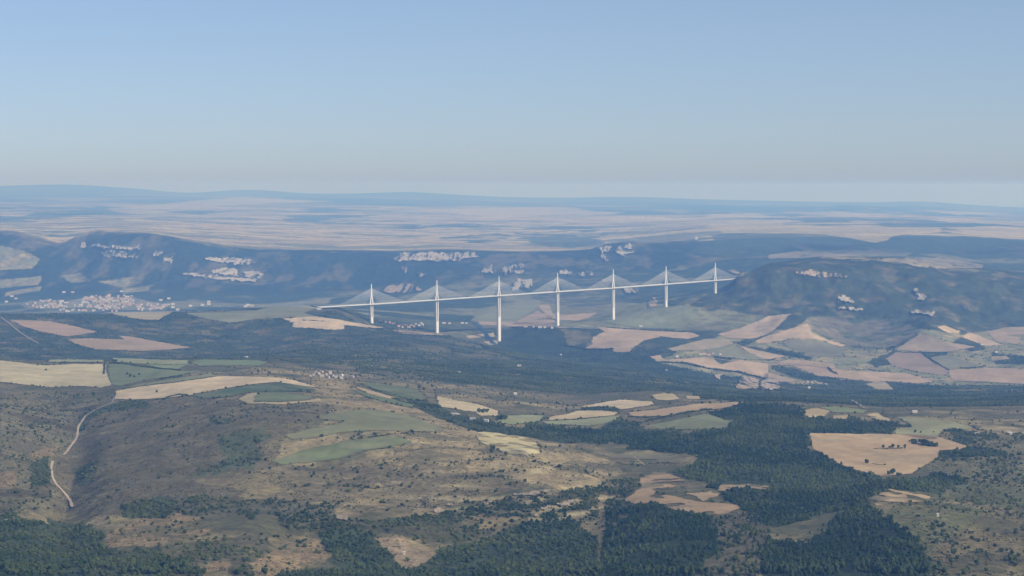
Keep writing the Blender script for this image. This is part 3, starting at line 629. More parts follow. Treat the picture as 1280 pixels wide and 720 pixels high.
for lab, colr, P in FIELDS:
    ragged = any(t in lab for t in ('sandy', 'knoll', 'glade', 'behind the crest', 'behind the right', 'slip', 'straw coloured'))
    V, Fq = patch_mesh(P, jit=.9 if ragged else .22, ymax=15000, keep=kfield if ragged else None)
    if V is None: print('EMPTY FIELD', lab); continue
    c = np.array(colr) * (0.97 + 0.06 * rng.random())
    ang = rng.random() * 3.1; ua = V[:, 0] * math.cos(ang) + V[:, 1] * math.sin(ang); va = -V[:, 0] * math.sin(ang) + V[:, 1] * math.cos(ang)
    stripe = 1 + .16 * (vnoise(va, va * 0, 14 + V[0, 1] * .003, 421) - .5)
    tone = stripe * (0.78 + 0.44 * fbm(ua, va * .3, 90 + V[0, 1] * .012, 4, 401)) * (0.90 + 0.2 * vnoise(V[:, 0], V[:, 1], 7 + V[0, 1] * .001, 403))
    c = c * (0.95, 0.97, 0.88); cov = c[None] * tone[:, None]
    wild = 'sandy' in lab or 'knoll' in lab or 'glade' in lab or 'straw' in lab
    wk = sstep(.50, .62, fbm(V[:, 0], V[:, 1], 45, 4, 407)) * (.75 if wild else .0) + (0 if wild else .28 * sstep(.55, .68, fbm(V[:, 0], V[:, 1], 60, 4, 407)))
    cov = cov * (1 - wk[:, None]) + (np.array((.15, .13, .08)) * (1 if wild else 1.6))[None] * wk[:, None]
    cov = np.concatenate([cov, np.ones((len(cov), 1))], 1)
    m = inpoly(PXg, PYg, np.asarray(P)) & (Yg < 15000)
    fmask |= m
    keepd = 0.0004 if ('sandy' in lab or 'knoll' in lab) else 0.0
    D_pine[m] = 0; D_oak[m] = 0; D_shrub[m] = 0.006 if 'sandy clearing dotted' in lab else keepd * 3
    mt = noisy('field_soil', tuple(c), 0.12, 0.016, attr='cover', detail=12, stretch=(1.0, 0.12 + 0.4 * rng.random(), 1.0, rng.random() * 3.1))
    o = link('field', mesh_np('field', V, Fq, [mt], True, {'cover': ('FLOAT_COLOR', cov)})); tag(o, lab, 'field', None, 'structure')
def dil(m, n):
    for _ in range(n):
        a = m.copy(); a[1:] |= m[:-1]; a[:-1] |= m[1:]; a[:, 1:] |= m[:, :-1]; a[:, :-1] |= m[:, 1:]; m = a
    return m
fm2 = dil(dil(fmask, 1) & (Yg < 9600), 1)
edge = fm2 & ~fmask
eb = sstep(.42, .6, fbm(Xg, Yg, 45, 3, 411))
D_shrub[edge] += (0.05 * eb * (Yg < 5300))[edge]; D_oak[edge] += (np.where(Yg < 5300, 0.006, 0.0035) * eb * (Yg < 9300))[edge]
rock_far = noisy('limestone', (0.44, 0.39, 0.31), 0.4, 0.06, detail=8, attr='cover')
earth_m = noisy('earth_scar', (0.42, 0.31, 0.22), 0.3, 0.03, attr='cover')
rock_mid = noisy('river_limestone', (0.36, 0.30, 0.235), 0.6, 0.09, detail=8)
rock_near = noisy('ledge_limestone', (0.25, 0.20, 0.14), 0.5, 0.3, detail=8)
brk = 0.5 * fbm(Xg * .22, Zg * 1.8, 24, 3, 301) + 0.5 * fbm(Xg, Zg * 0.4, 11, 2, 305)
def brk_of(V): return 0.5 * fbm(V[:, 0] * .22, (V[:, 2] - 3) * 1.8, 24, 3, 301) + 0.5 * fbm(V[:, 0], (V[:, 2] - 3) * 0.4, 11, 2, 305)
cjx = 7 * (fbm(Xg, Zg * 1.5, 28, 2, 311) - .5); cjy = 4 * (fbm(Xg, Zg, 28, 2, 313) - .5)
for lab, P in CLIFFS:
    nearc = P[0][1] > 600
    earth = ('tan' in lab and not nearc)
    thr = 0.50 if ('row' in lab or 'notched' in lab or 'rough' in lab) else (0.385 if any(t in lab for t in ('band', 'level', 'wall', 'ledge')) else 0.44)
    V, Fq = patch_mesh(P, jit=0.5, own=None if nearc else (cjx, cjy), lift=1.0 if nearc else 3.0, rough=2.2 if nearc else (3.0 if earth else 7.0), keep=(brk > thr - .05) if not nearc else (fbm(Xg * .2, Yg, 12, 2, 309) > 0.47))
    if V is None: print('EMPTY CLIFF', lab); continue
    w_ = sstep(thr - .06, thr + .12, brk_of(V)) if not nearc else None
    mt = rock_near if nearc else (rock_mid if 'river cliff' in lab else rock_far)
    if earth: mt = earth_m
    rc = np.array((0.36, 0.28, 0.19) if earth else (0.33, 0.27, 0.21) if 'river cliff' in lab else (0.385, 0.34, 0.27))
    at_ = None
    if not nearc:
        cc = np.array((.07, .075, .045)) * (1 - w_[:, None]) + rc * w_[:, None]
        at_ = {'cover': ('FLOAT_COLOR', np.concatenate([cc, np.ones((len(cc), 1))], 1))}
        if mt is rock_mid: mt = rock_far
    o = link('cliff', mesh_np('cliff', V, Fq, [mt], False, at_)); tag(o, lab, 'cliff', None, 'structure')
    m = inpoly(PXg, PYg, np.asarray(P)); D_oak[m] *= .3; D_pine[m] = 0

def strip(name, pts, width, m, label, cat, lift=0.9, kind='structure', step=10.0):
    W = []
    for p in pts:
        W.append(spot(p[0], p[1], *(p[2:] if len(p) > 2 else ()))[:2])
    W = np.array(W); d = np.r_[0, np.cumsum(np.hypot(*np.diff(W, axis=0).T))]
    n = max(int(d[-1] / step), 2); t = np.linspace(0, d[-1], n)
    X = np.interp(t, d, W[:, 0]); Y = np.interp(t, d, W[:, 1])
    for _ in range(3):
        X[1:-1] = .25*X[:-2] + .5*X[1:-1] + .25*X[2:]; Y[1:-1] = .25*Y[:-2] + .5*Y[1:-1] + .25*Y[2:]
    dx = np.gradient(X); dy = np.gradient(Y); L = np.hypot(dx, dy); nx, ny = -dy / L, dx / L
    wv = width * (0.8 + 0.4 * rng.random(n)) / 2
    cols = []
    for s in (-1, -0.33, 0.33, 1):
        xx = X + nx * wv * s; yy = Y + ny * wv * s
        cols.append(np.stack([xx, yy, ground(xx, yy) + lift], 1))
    zc = np.max([c[:, 2] for c in cols], axis=0)
    for c in cols: c[:, 2] = 0.5 * c[:, 2] + 0.5 * zc
    V = np.stack(cols, 1).reshape(-1, 3)
    Fq = [(i*4 + k, i*4 + k + 1, (i+1)*4 + k + 1, (i+1)*4 + k) for i in range(n - 1) for k in range(3)]
    o = link(name, mesh_np(name, V, np.array(Fq), [m], True)); tag(o, label, cat, None, kind)
    i, j, _, _ = cell(X, Y)
    for di in range(-2, 3):
        for dj in range(-1, 2):
            D_oak[np.clip(i+di,0,NR-1), np.clip(j+dj,0,NCc-1)] *= 0.1; D_shrub[np.clip(i+di,0,NR-1), np.clip(j+dj,0,NCc-1)] = 0; D_pine[np.clip(i+di,0,NR-1), np.clip(j+dj,0,NCc-1)] *= 0.1
    return o
dirt = noisy('pale_dirt', (0.42, 0.33, 0.23), 0.2, 0.2)
tarmac = noisy('pale_tarmac', (0.42, 0.38, 0.33), 0.1, 0.2)
strip('track', [(107.5,520),(101,529),(97.5,535),(97,542),(96,548),(87,560),(79,569)], 3.6, dirt, 'upper half of the pale dirt track climbing the left gully', 'track')
strip('track', [(66,577),(64,585),(65.5,597),(72,609),(82,617),(87.5,625),(89.5,632),(92,634.5)], 4.2, dirt, 'lower bend of the pale dirt track ending above the oak wood', 'track')
strip('track', [(143,497),(141,503),(128,509),(116,514),(108,520)], 3.6, noisy('dull_dirt', (0.27,0.21,0.14), .2, .2), 'faint grey track linking the dirt track with the stubble fields', 'track')
strip('track', [(1,397),(12,405),(25,416),(37,424),(48,430)], 6, noisy('grey_dirt', (0.30,0.25,0.20), .2, .2), 'thin pale track crossing the dark slope at the left edge', 'track', 2.5)
strip('track', [(787,567),(793,571),(799,577),(806,582)], 3.0, noisy('glade_dirt', (0.30,0.23,0.15), .2, .2), 'short dirt track cutting the dull green glade', 'track')
strip('road', [(1064,500.5),(1070,504.5),(1076,508.5),(1082,512)], 4.0, noisy('old_tarmac', (0.25,0.23,0.2), .1, .2), 'short straight road showing in the wood behind the right hand fields', 'road', 3)
strip('road', [(640,408.6),(670,409.3),(700,410.6),(730,411),(760,411.8)], 10, tarmac, 'pale valley road passing the foot of the fourth pier', 'road', 3)
strip('road', [(1100,472),(1140,474),(1180,475.5),(1230,477.5),(1285,480.5)], 9, dirt, 'pale farm road along the front of the right hand valley fields', 'road', 3)
strip('road', [(880,447),(915,452),(960,452.5),(1000,456),(1060,463)], 7, dirt, 'thin pale lane running right from the red roofed farm', 'road', 3)
strip('track', [(131.5,456),(131,463),(133,471),(137,482)], 5, dirt, 'short track down the end of the beige stubble field', 'track')
# ------------------------------------------------------------------ the ground sheet
me_c = np.concatenate([AL, np.ones((NR, NCc, 1))], 2).astype(np.float32)
gi = np.arange(NR * NCc, dtype=np.int32).reshape(NR, NCc)
gF = np.stack([gi[:-1, :-1], gi[:-1, 1:], gi[1:, 1:], gi[1:, :-1]], -1).reshape(-1, 4)
gm = noisy('ground_cover', (0.2, 0.2, 0.2), 0.46, 0.13, attr='cover', detail=7, bump=2.2)
go = link('terrain', mesh_np('terrain', np.stack([Xg, Yg, Zg], -1).reshape(-1, 3), gF, [gm], True, {'cover': ('FLOAT_COLOR', me_c.reshape(-1, 4))}))
tag(go, 'dry limestone hills, wooded valley and wide pale plateau rolling to the horizon', 'terrain', None, 'structure')

# ------------------------------------------------------------------ plants
PHI = (1 + 5 ** .5) / 2
ICO_V = np.array([(-1,PHI,0),(1,PHI,0),(-1,-PHI,0),(1,-PHI,0),(0,-1,PHI),(0,1,PHI),(0,-1,-PHI),(0,1,-PHI),(PHI,0,-1),(PHI,0,1),(-PHI,0,-1),(-PHI,0,1)]) / math.hypot(1, PHI)
ICO_F = np.array([(0,11,5),(0,5,1),(0,1,7),(0,7,10),(0,10,11),(1,5,9),(5,11,4),(11,10,2),(10,7,6),(7,1,8),(3,9,4),(3,4,2),(3,2,6),(3,6,8),(3,8,9),(4,9,5),(2,4,11),(6,2,10),(8,6,7),(9,8,1)])
def lump(c, r, rz, jit=0.28):
    a = rng.random() * 6.28; ca, sa = math.cos(a), math.sin(a)
    V = ICO_V * (1 + jit * (rng.random((12, 1)) * 2 - 1))
    V = np.stack([V[:, 0]*ca - V[:, 1]*sa, V[:, 0]*sa + V[:, 1]*ca, V[:, 2]], 1)
    return V * (r, r, rz) + np.asarray(c)
def clump(parts):
    V = []; Fq = []; o = 0
    for p in parts:
        V.append(lump(*p)); Fq.append(ICO_F + o); o += 12
    return np.concatenate(V), np.concatenate(Fq)
def pine_shape(n):          # unit: 1 m radius, 1 m tall, base at the ground
    P = [((0, 0, .52), .62, .42)]
    for k in range(n):
        h = 0.22 + 0.7 * (k + .5) / n; a = k * 2.4 + rng.random(); r = (1.0 - 0.62 * h) * 0.68
        P.append(((math.cos(a) * r * .75, math.sin(a) * r * .75, h), (.52 * (1.1 - .5 * h)), .2))
    P.append(((0, 0, .93), .2, .12))
    return clump(P)
def oak_shape(n):
    P = [((0, 0, .5), .72, .42)]
    for k in range(n):
        a = k * 2.4 + rng.random(); r = .35 + .25 * rng.random(); h = .38 + .42 * rng.random()
        P.append(((math.cos(a) * r, math.sin(a) * r, h), .36 + .14 * rng.random(), .2 + .08 * rng.random()))
    return clump(P)
def bush_shape(n):
    P = [((0, 0, .3), .75, .5)]
    for k in range(n):
        a = rng.random() * 6.28
        P.append(((math.cos(a) * .55, math.sin(a) * .55, .3), .4, .35))
    return clump(P)
leaf_attr = {}
def leafmat(name, c0, c1, scale=0.9):
    m = mat(name, c0, 0.85, 0.08); nt = m.node_tree; N = nt.nodes; L = nt.links; b = N['Principled BSDF']
    at = N.new('ShaderNodeAttribute'); at.attribute_name = 'tint'
    oi = N.new('ShaderNodeObjectInfo')
    ad = N.new('ShaderNodeMath'); ad.operation = 'ADD'; L.new(at.outputs['Fac'], ad.inputs[0])
    g = N.new('ShaderNodeNewGeometry'); tn = N.new('ShaderNodeTexNoise'); tn.inputs['Scale'].default_value = scale; tn.inputs['Detail'].default_value = 3
    L.new(g.outputs['Position'], tn.inputs['Vector'])
    mr = N.new('ShaderNodeMapRange'); mr.inputs['To Min'].default_value = -0.45; mr.inputs['To Max'].default_value = 0.45
    L.new(tn.outputs['Fac'], mr.inputs['Value']); L.new(mr.outputs['Result'], ad.inputs[1])
    mx = N.new('ShaderNodeMix'); mx.data_type = 'RGBA'; mx.inputs['A'].default_value = (*c0, 1); mx.inputs['B'].default_value = (*c1, 1)
    mx.clamp_factor = True
    L.new(ad.outputs['Value'], mx.inputs['Factor']); L.new(mx.outputs['Result'], b.inputs['Base Color'])
    return m
M_PINE = leafmat('pine_needles', (0.018, 0.034, 0.012), (0.066, 0.084, 0.026))
M_OAK = leafmat('oak_leaves', (0.027, 0.043, 0.012), (0.082, 0.096, 0.032))
M_BUSH = leafmat('bush_leaves', (0.050, 0.050, 0.024), (0.130, 0.112, 0.056))
M_BARK = noisy('bark', (0.10, 0.075, 0.055), 0.3, 2.0)

def sample(dens, margin=170, ymax=8400, seed=1):
    r = np.random.default_rng(seed)
    dx = np.diff(Xg, axis=1)[:-1]; dy = np.diff(Yg, axis=0)[:, :-1]
    ok = visible[:-1, :-1] & (Yg[:-1, :-1] < ymax) & (Pg[:-1, :-1] > -margin) & (Pg[:-1, :-1] < 1280 + margin) & (PYg[:-1, :-1] < 775)
    lam = dens[:-1, :-1] * dx * dy * ok
    k = r.poisson(lam)
    ii, jj = np.nonzero(k); rep = k[ii, jj]; ii = np.repeat(ii, rep); jj = np.repeat(jj, rep)
    t = r.random(len(ii)); s = r.random(len(ii))
    Y = rowsY[ii] * (1 - t) + rowsY[ii + 1] * t
    X = Y * (acol[jj] * (1 - s) + acol[jj + 1] * s)
    Z = ground(X, Y)
    o = np.argsort(Y)
    return np.stack([X[o], Y[o], Z[o]], 1)

def scatter(name, P, protos, rad, hgt, m, label, cat, seed=3, sink=0.15):
    r = np.random.default_rng(seed); n = len(P)
    Vs, Fs, T = [], [], []; o = 0
    which = r.integers(0, len(protos), n)
    R_ = rad[0] + (rad[1] - rad[0]) * r.random(n) ** 1.7; H_ = R_ * (hgt[0] + (hgt[1] - hgt[0]) * r.random(n)); A_ = r.random(n) * 6.28
    patch = fbm(P[:, 0], P[:, 1], 60, 2, 77)
    big = fbm(P[:, 0], P[:, 1], 220, 3, 79)
    tint = np.clip(0.55 * r.random(n) ** 1.5 + 1.5 * (patch - 0.5) + 1.6 * (big - .5) + 0.26, 0, 1.2)
    for w, (V, Fq) in enumerate(protos):
        k = np.nonzero(which == w)[0]
        if len(k) == 0: continue
        ca = np.cos(A_[k])[:, None]; sa = np.sin(A_[k])[:, None]
        x = (V[None, :, 0] * ca - V[None, :, 1] * sa) * R_[k][:, None] + P[k, 0][:, None]
        y = (V[None, :, 0] * sa + V[None, :, 1] * ca) * R_[k][:, None] + P[k, 1][:, None]
        z = V[None, :, 2] * H_[k][:, None] + P[k, 2][:, None] - sink * H_[k][:, None]
        Vs.append(np.stack([x, y, z], -1).reshape(-1, 3))
        Fs.append((Fq[None] + (np.arange(len(k)) * len(V))[:, None, None] + o).reshape(-1, 3))
        T.append(np.repeat(tint[k], len(V))); o += len(k) * len(V)
    me = mesh_np(name, np.concatenate(Vs), np.concatenate(Fs), [m], False, {'tint': ('FLOAT', np.concatenate(T))})
    ob = link(name, me); tag(ob, label, cat, None, 'stuff')
    return ob

def in_frame(P, mx=0):
    px, py = project(P[:, 0], P[:, 1], P[:, 2])
    return (px > mx) & (px < 1280 - mx) & (py < 719), px, py

def plant_variants(shape, n, radius, height, leaf, kind, count):
    """meshes of crown and trunk at real size"""
    out = []
    for _ in range(count):
        V, Fq = shape(n)
        V = V * (radius, radius, height)
        tint = np.full(len(V), 0.2 + 0.5 * rng.random())
        cm = mesh_np('crown', V + (0, 0, 0.08 * height), Fq, [leaf], False, {'tint': ('FLOAT', tint)})
        b = MB(); q = np.linspace(0, 2*np.pi, 6, endpoint=False); ring = np.stack([np.cos(q), np.sin(q), 0*q], 1)
        th = height * 0.45; r0 = 0.045 * height
        b.loft([ring * r0 + (0, 0, -0.5), ring * r0 * .7 + (0.1, 0.05, th * .6), ring * r0 * .4 + (0.05, 0.1, th)])
        for k in range(3):
            a = k * 2.1; b.tube((0.08, 0.06, th * .6), (math.cos(a) * radius * .5, math.sin(a) * radius * .5, th * 1.15), r0 * .3)
        tm = bpy.data.meshes.new('trunk'); tm.from_pydata(np.concatenate(b.v).tolist(), [], b.f); tm.materials.append(M_BARK); tm.update()
        out.append((cm, tm))
    return out
PINES = plant_variants(pine_shape, 9, 3.5, 8.6, M_PINE, 'pine', 8)
OAKS = plant_variants(oak_shape, 9, 3.6, 6.6, M_OAK, 'oak', 8)
BUSHV = plant_variants(bush_shape, 4, 1.5, 1.9, M_BUSH, 'bush', 6)
POPLARS = plant_variants(oak_shape, 9, 2.4, 15.0, M_OAK, 'poplar', 2)
def place(name, cat, variants, p, sc, label, group=None, scz=None):
    cm, tm = variants[int(rng.integers(len(variants)))]
    r = link(name, None, None, tuple(p), float(rng.random() * 6.28)); r.scale = (sc, sc, scz or sc * (0.85 + .35 * rng.random()))
    tag(r, label, cat, group)
    link('crown', cm, r); link('trunk', tm, r)
    return r

pines = sample(D_pine * (Yg < 5300), seed=11); oaks = sample(D_oak * (Yg < 5300), seed=12); bushes = sample(D_shrub, seed=13)
farw = sample((D_oak + D_pine) * 1.5 * (Yg >= 5300), seed=14)
print('counts', len(pines), len(oaks), len(bushes), len(farw))
def split(P, n):
    f, px, py = in_frame(P, 4)
    k = np.nonzero(f)[0][:n]
    rest = np.ones(len(P), bool); rest[k] = False
    return k, px, py, rest
k, px, py, rest = split(pines, 300)
for i in k:
    if px[i] < 700: l, g = 'dark pine mixed into the oak wood along the bottom edge', 'pines in the lower oak wood'
    elif px[i] < 905: l, g = 'dark green pine in the front rows of the square plantation', 'front pines of the square plantation'
    else: l, g = 'dark green pine in the front rows of the plantation below the bare knoll', 'front pines of the knoll plantation'
    place('pine_tree', 'pine tree', PINES, pines[i], 0.8 + .45 * rng.random(), l, g)
scatter('pine_wood', pines[rest], [pine_shape(5) for _ in range(7)], (1.6, 4.0), (1.35, 2.1), M_PINE, 'dense dark green pine wood spreading over the near slopes', 'pine wood')
k, px, py, rest = split(oaks, 300)
for i in k:
    if px[i] < 300: l, g = 'round green oak in the wood at the bottom left corner', 'oaks of the bottom left wood'
    elif px[i] < 760: l, g = 'round green oak in the wood under the rocky rim', 'oaks under the rocky rim'
    else: l, g = 'round green oak scattered among the plantations at the bottom right', 'oaks among the plantations'
    place('oak_tree', 'oak tree', OAKS, oaks[i], 0.7 + .5 * rng.random(), l, g)
scatter('oak_wood', oaks[rest], [oak_shape(4) for _ in range(5)], (1.5, 3.8), (1.2, 1.8), M_OAK, 'bushy green oak wood and scattered oaks over the near hills', 'oak wood')
k, px, py, rest = split(bushes, 300)
for i in k:
    if px[i] < 430: l, g = 'low grey green bush on the tan clearings at the bottom left', 'bushes of the lower left clearings'
    elif px[i] < 760: l, g = 'low grey green bush between oaks under the rocky rim', 'bushes under the rocky rim'
    elif px[i] < 1000: l, g = 'low brown green bush in the gap between the two plantations', 'bushes between the plantations'
    else: l, g = 'low brown green bush on the dry slope at the bottom right', 'bushes of the bottom right slope'
    place('bush', 'bush', BUSHV, bushes[i], 0.7 + .7 * rng.random(), l, g)
scatter('scrub', bushes[rest], [bush_shape(1) for _ in range(6)], (0.6, 2.3), (0.7, 1.15), M_BUSH, 'grey green scrub dotted all over the dry hillsides', 'scrub')
scatter('distant_wood', farw, [oak_shape(1) for _ in range(5)], (2.2, 4.6), (1.1, 1.6), M_OAK, 'dull green woods on the slopes beyond the near hills', 'distant wood')

# single trees and copses one can point to
for (px_, py_, s, kind, lab) in [
 (1104,560.5,.95,'o','leftmost dark tree of the island in the wide tan field'), (1112,560.8,.7,'o','second dark tree of the island in the wide tan field'), (1116,560.5,1.1,'o','tallest dark tree of the island in the wide tan field'),
 (1123,560.8,.85,'o','low round tree right of the tallest island tree'), (1131,560,.9,'o','rightmost small tree of the island in the wide tan field'),
 (1083.5,580,1.15,'o','lone round tree standing low in the wide tan field'), (1106,582,.55,'o','tiny tree at the end of the bush row by the lone round tree'),
 (1111,594,1.0,'o','left tree of the tall clump at the bottom tip of the tan field'), (1116,593.5,1.5,'o','tallest tree of the clump at the bottom tip of the tan field'), (1123,596,1.2,'o','right tree of the tall clump at the bottom tip of the tan field'),
 (1042,553,.5,'b','tiny dark bush alone in the left half of the wide tan field'),
 (57.5,463.5,.9,'o','lone dark tree in the beige stubble field at the left edge'), (47,457.5,.9,'o','round bushy tree at the top edge of the beige stubble field'), (53,457,.7,'o','small tree right of the bushy one at the top of the beige field'), (41,458,.6,'b','low bush left of the bushy tree at the top of the beige field'),
 (131,457,1.0,'p','tall dark tree where two stubble fields meet at a track'), (130,462,.8,'p','slim tree below the tall dark tree by the track'), (129.5,467,.7,'o','small tree at the foot of the tree line by the track'),
 (145,453,1.1,'o','big round tree in the hedge above the grey green meadow'), (152,453.5,.8,'o','second round tree in the hedge above the grey green meadow'), (163,455,.9,'o','right hand round tree of the hedge above the grey green meadow'),
 (163,472,1.3,'o','largest tree of the clump inside the grey green meadow'), (168,472,.9,'o','small tree right of the largest one in the grey green meadow'), (159,469,.9,'o','small tree left of the largest one in the grey green meadow'), (174,469,.9,'o','lone tree right of the clump in the grey green meadow'),
 (117,495,1.4,'o','wide dark tree on the slope below the beige stubble field'), (124,502,1.3,'o','dark tree beside the bend of the faint grey track'), (98,497,1.2,'o','dark tree left of the wide one below the beige stubble field'), (196,491,.9,'o','bushy tree at the edge of the cream stubble field'),
 (599,516,1.35,'o','left tree of the oval clump in the pale beige field'), (604,516.5,1.5,'o','middle tree of the oval clump in the pale beige field'), (609,516,1.35,'o','right tree of the oval clump in the pale beige field'),
 (623,525,1.5,'o','left tree of the tall dark clump between pale meadows'), (627.5,525.5,1.9,'o','tallest tree of the dark clump between pale meadows'), (632,525,1.5,'o','right tree of the tall dark clump between pale meadows'),
 (708.5,517,1.0,'P','slim tall poplar at the corner of the beige stubble field'), (679,519,.9,'o','small round tree left of the slim poplar'), (726,524,.9,'o','small dark tree in the beige stubble field right of the poplar'),
 (617,563,1.3,'o','dark tree on the crest above the straw coloured meadow edge'), (632,570,1.2,'o','dark tree at the lower edge of the straw coloured meadow'), (615,567,1.1,'o','bushy tree just below the dark crest tree'),
 (1144,541,.8,'o','small dark tree in the pale green field behind the tree islands'), (1151,541.5,.6,'o','tiny tree right of the small dark one in the pale green field'), (1167,541,.5,'o','tiny lone tree at the right of the pale green field'),
 (524,487,1.4,'o','dark tree at the upper edge of the dark green meadow'), (530,489,1.2,'o','second dark tree at the corner of the dark green meadow'), (470,546,.9,'o','dark bushy tree between the two green ridge fields'), (515,541,1.0,'o','dark tree at the right tip of the lens shaped field'),
 (452,549,.8,'o','small dark tree on the bank above the lower green field')]:
    p = spot(px_, py_, 1500, 6500)
    if kind == 'o': place('oak_tree', 'tree', OAKS, p, s, lab)
    elif kind == 'p': place('pine_tree', 'tree', PINES, p, s, lab)
    elif kind == 'P': place('poplar_tree', 'tree', POPLARS, p, s, lab)
    else: place('bush', 'bush', BUSHV, p, s * 1.6, lab)

def hedge(pts, r, label, ymin=1500, gap=0.0, group=None):
    W = np.array([spot(p[0], p[1], ymin, 9600)[:2] for p in pts]); d = np.r_[0, np.cumsum(np.hypot(*np.diff(W, axis=0).T))]
    t = np.arange(0, d[-1], r * 1.05); t = t[rng.random(len(t)) > gap]
    if len(t) == 0: return
    X = np.interp(t, d, W[:, 0]) + r * .4 * rng.standard_normal(len(t)); Y = np.interp(t, d, W[:, 1]) + r * .4 * rng.standard_normal(len(t)); Z = ground(X, Y)
    V = []; Fq = []; T = []; o = 0
    for x, y, z in zip(X, Y, Z):
        v, f = oak_shape(3); s = r * (.65 + .7 * rng.random()); v = v * (s, s, s * 1.5) + (x, y, z - .1 * s)
        V.append(v); Fq.append(f + o); o += len(v); T.append(np.full(len(v), rng.random() * .5))
    ob = link('hedge', mesh_np('hedge', np.concatenate(V), np.concatenate(Fq), [M_OAK], False, {'tint': ('FLOAT', np.concatenate(T))})); tag(ob, label, 'hedge', group)
hedge([(1139,552.5),(1148,552),(1158,554),(1166,556.5),(1171,559)], 4.4, 'dense dark thicket lying across the top of the wide tan field')
hedge([(1140,555),(1155,557),(1168,559)], 3.8, 'lower front row of the dark thicket in the wide tan field')
hedge([(1090,580),(1098,581.5),(1105,582.3)], 1.3, 'low bush row beside the lone round tree in the tan field')
hedge([(1092,561.5),(1104,562),(1118,561.5),(1132,560.8)], 1.6, 'low bush strip along the foot of the tree island')
hedge([(137,453.5),(160,455.8),(180,459),(200,461.5),(224,464)], 2.6, 'hedge along the top of the grey green meadow')
hedge([(200,474.5),(212,472),(226,470.5)], 3.0, 'dark hedge at the lower right of the grey green meadow')
hedge([(60,453.8),(95,453.5),(130,454)], 1.5, 'thin hedge along the top of the beige stubble field', gap=.35)
hedge([(150,486.5),(172,483.8),(200,480),(225,478),(262,471.5)], 1.3, 'thin hedge line above the cream stubble field', gap=.25)
hedge([(130.5,456),(130.5,462),(130,468)], 2.0, 'hedge line running down beside the short track', gap=.2)
hedge([(345,488.5),(360,489.5),(378,490)], 1.8, 'low hedge between the dark crop and the ringed green field')
hedge([(205,500),(222,494),(235,495)], 2.4, 'bushy hedge under the right end of the cream stubble field')
hedge([(795,531),(812,526),(830,522),(848,518.5)], 2.6, 'hedge slanting up between tan and grey green fields', gap=.2)
hedge([(848,518.5),(860,516),(876,514),(890,512.5)], 3.0, 'dark hedge above the grey green field by the pine wood', gap=.1)
hedge([(785,521.5),(800,522.5),(825,521)], 2.4, 'hedge along the lower edge of the long tan field', gap=.3)
hedge([(505,541.5),(520,540.5),(540,541)], 1.6, 'row of small bushes under the lens shaped field', gap=.4)
hedge([(455,548),(480,544.5),(510,542.5)], 1.5, 'bush row on the bank between the two green ridge fields', gap=.45)
hedge([(490,498),(520,507),(545,515)], 1.8, 'hedge below the slanting green strip', gap=.35)
hedge([(460,484),(480,490),(500,496.5),(515,501.5)], 1.6, 'hedge between the dark green meadow and the stubble ribbon', gap=.4)
hedge([(820,453.5),(850,454),(880,460),(922,465.5),(960,475)], 5.0, 'ragged line of trees along the rim of the river cliff', 6800)
hedge([(758,410),(790,412),(835,414.5),(868,416)], 4.0, 'dark hedge along the top of the ragged beige field', 7000)
hedge([(960,437),(985,443),(1010,448.5)], 4.5, 'dark wooded bank below the grey green field of the triangle', 6900)
hedge([(1120,440.5),(1150,441.2),(1185,441)], 3.6, 'dark hedge above the mauve brown ploughed field', 6900)
hedge([(1150,440),(1158,446),(1163,449)], 3.6, 'short hedge dropping beside the ploughed field', 6900)
hedge([(1163,449),(1175,457),(1186,463)], 3.0, 'hedge down the right side of the ploughed field', 6900)
hedge([(1200,460.5),(1225,459.5),(1232,457)], 3.2, 'short dark hedge right of the ploughed field', 6900)
hedge([(1035,460),(1040,465),(1047,468.5)], 4.5, 'short dark thicket in the long pinkish swath', 6900)
hedge([(960,451),(980,447),(1000,447)], 3.0, 'hedge above the long pinkish swath', 6900, .2)
hedge([(1060,463),(1085,462),(1107,466)], 2.6, 'thin hedge crossing the long pinkish swath', 6900, .3)
hedge([(380,401),(395,401.5),(408,402.5)], 3.0, 'short hedge across the cream field below the deck landing', 7000, .3)
hedge([(672,389),(684,393),(695,400)], 3.5, 'dark hedge between tan fields left of the fourth pier', 7500)
hedge([(705,432),(740,437.5),(766,437)], 4.5, 'dark tree line below the ragged beige field', 7200)

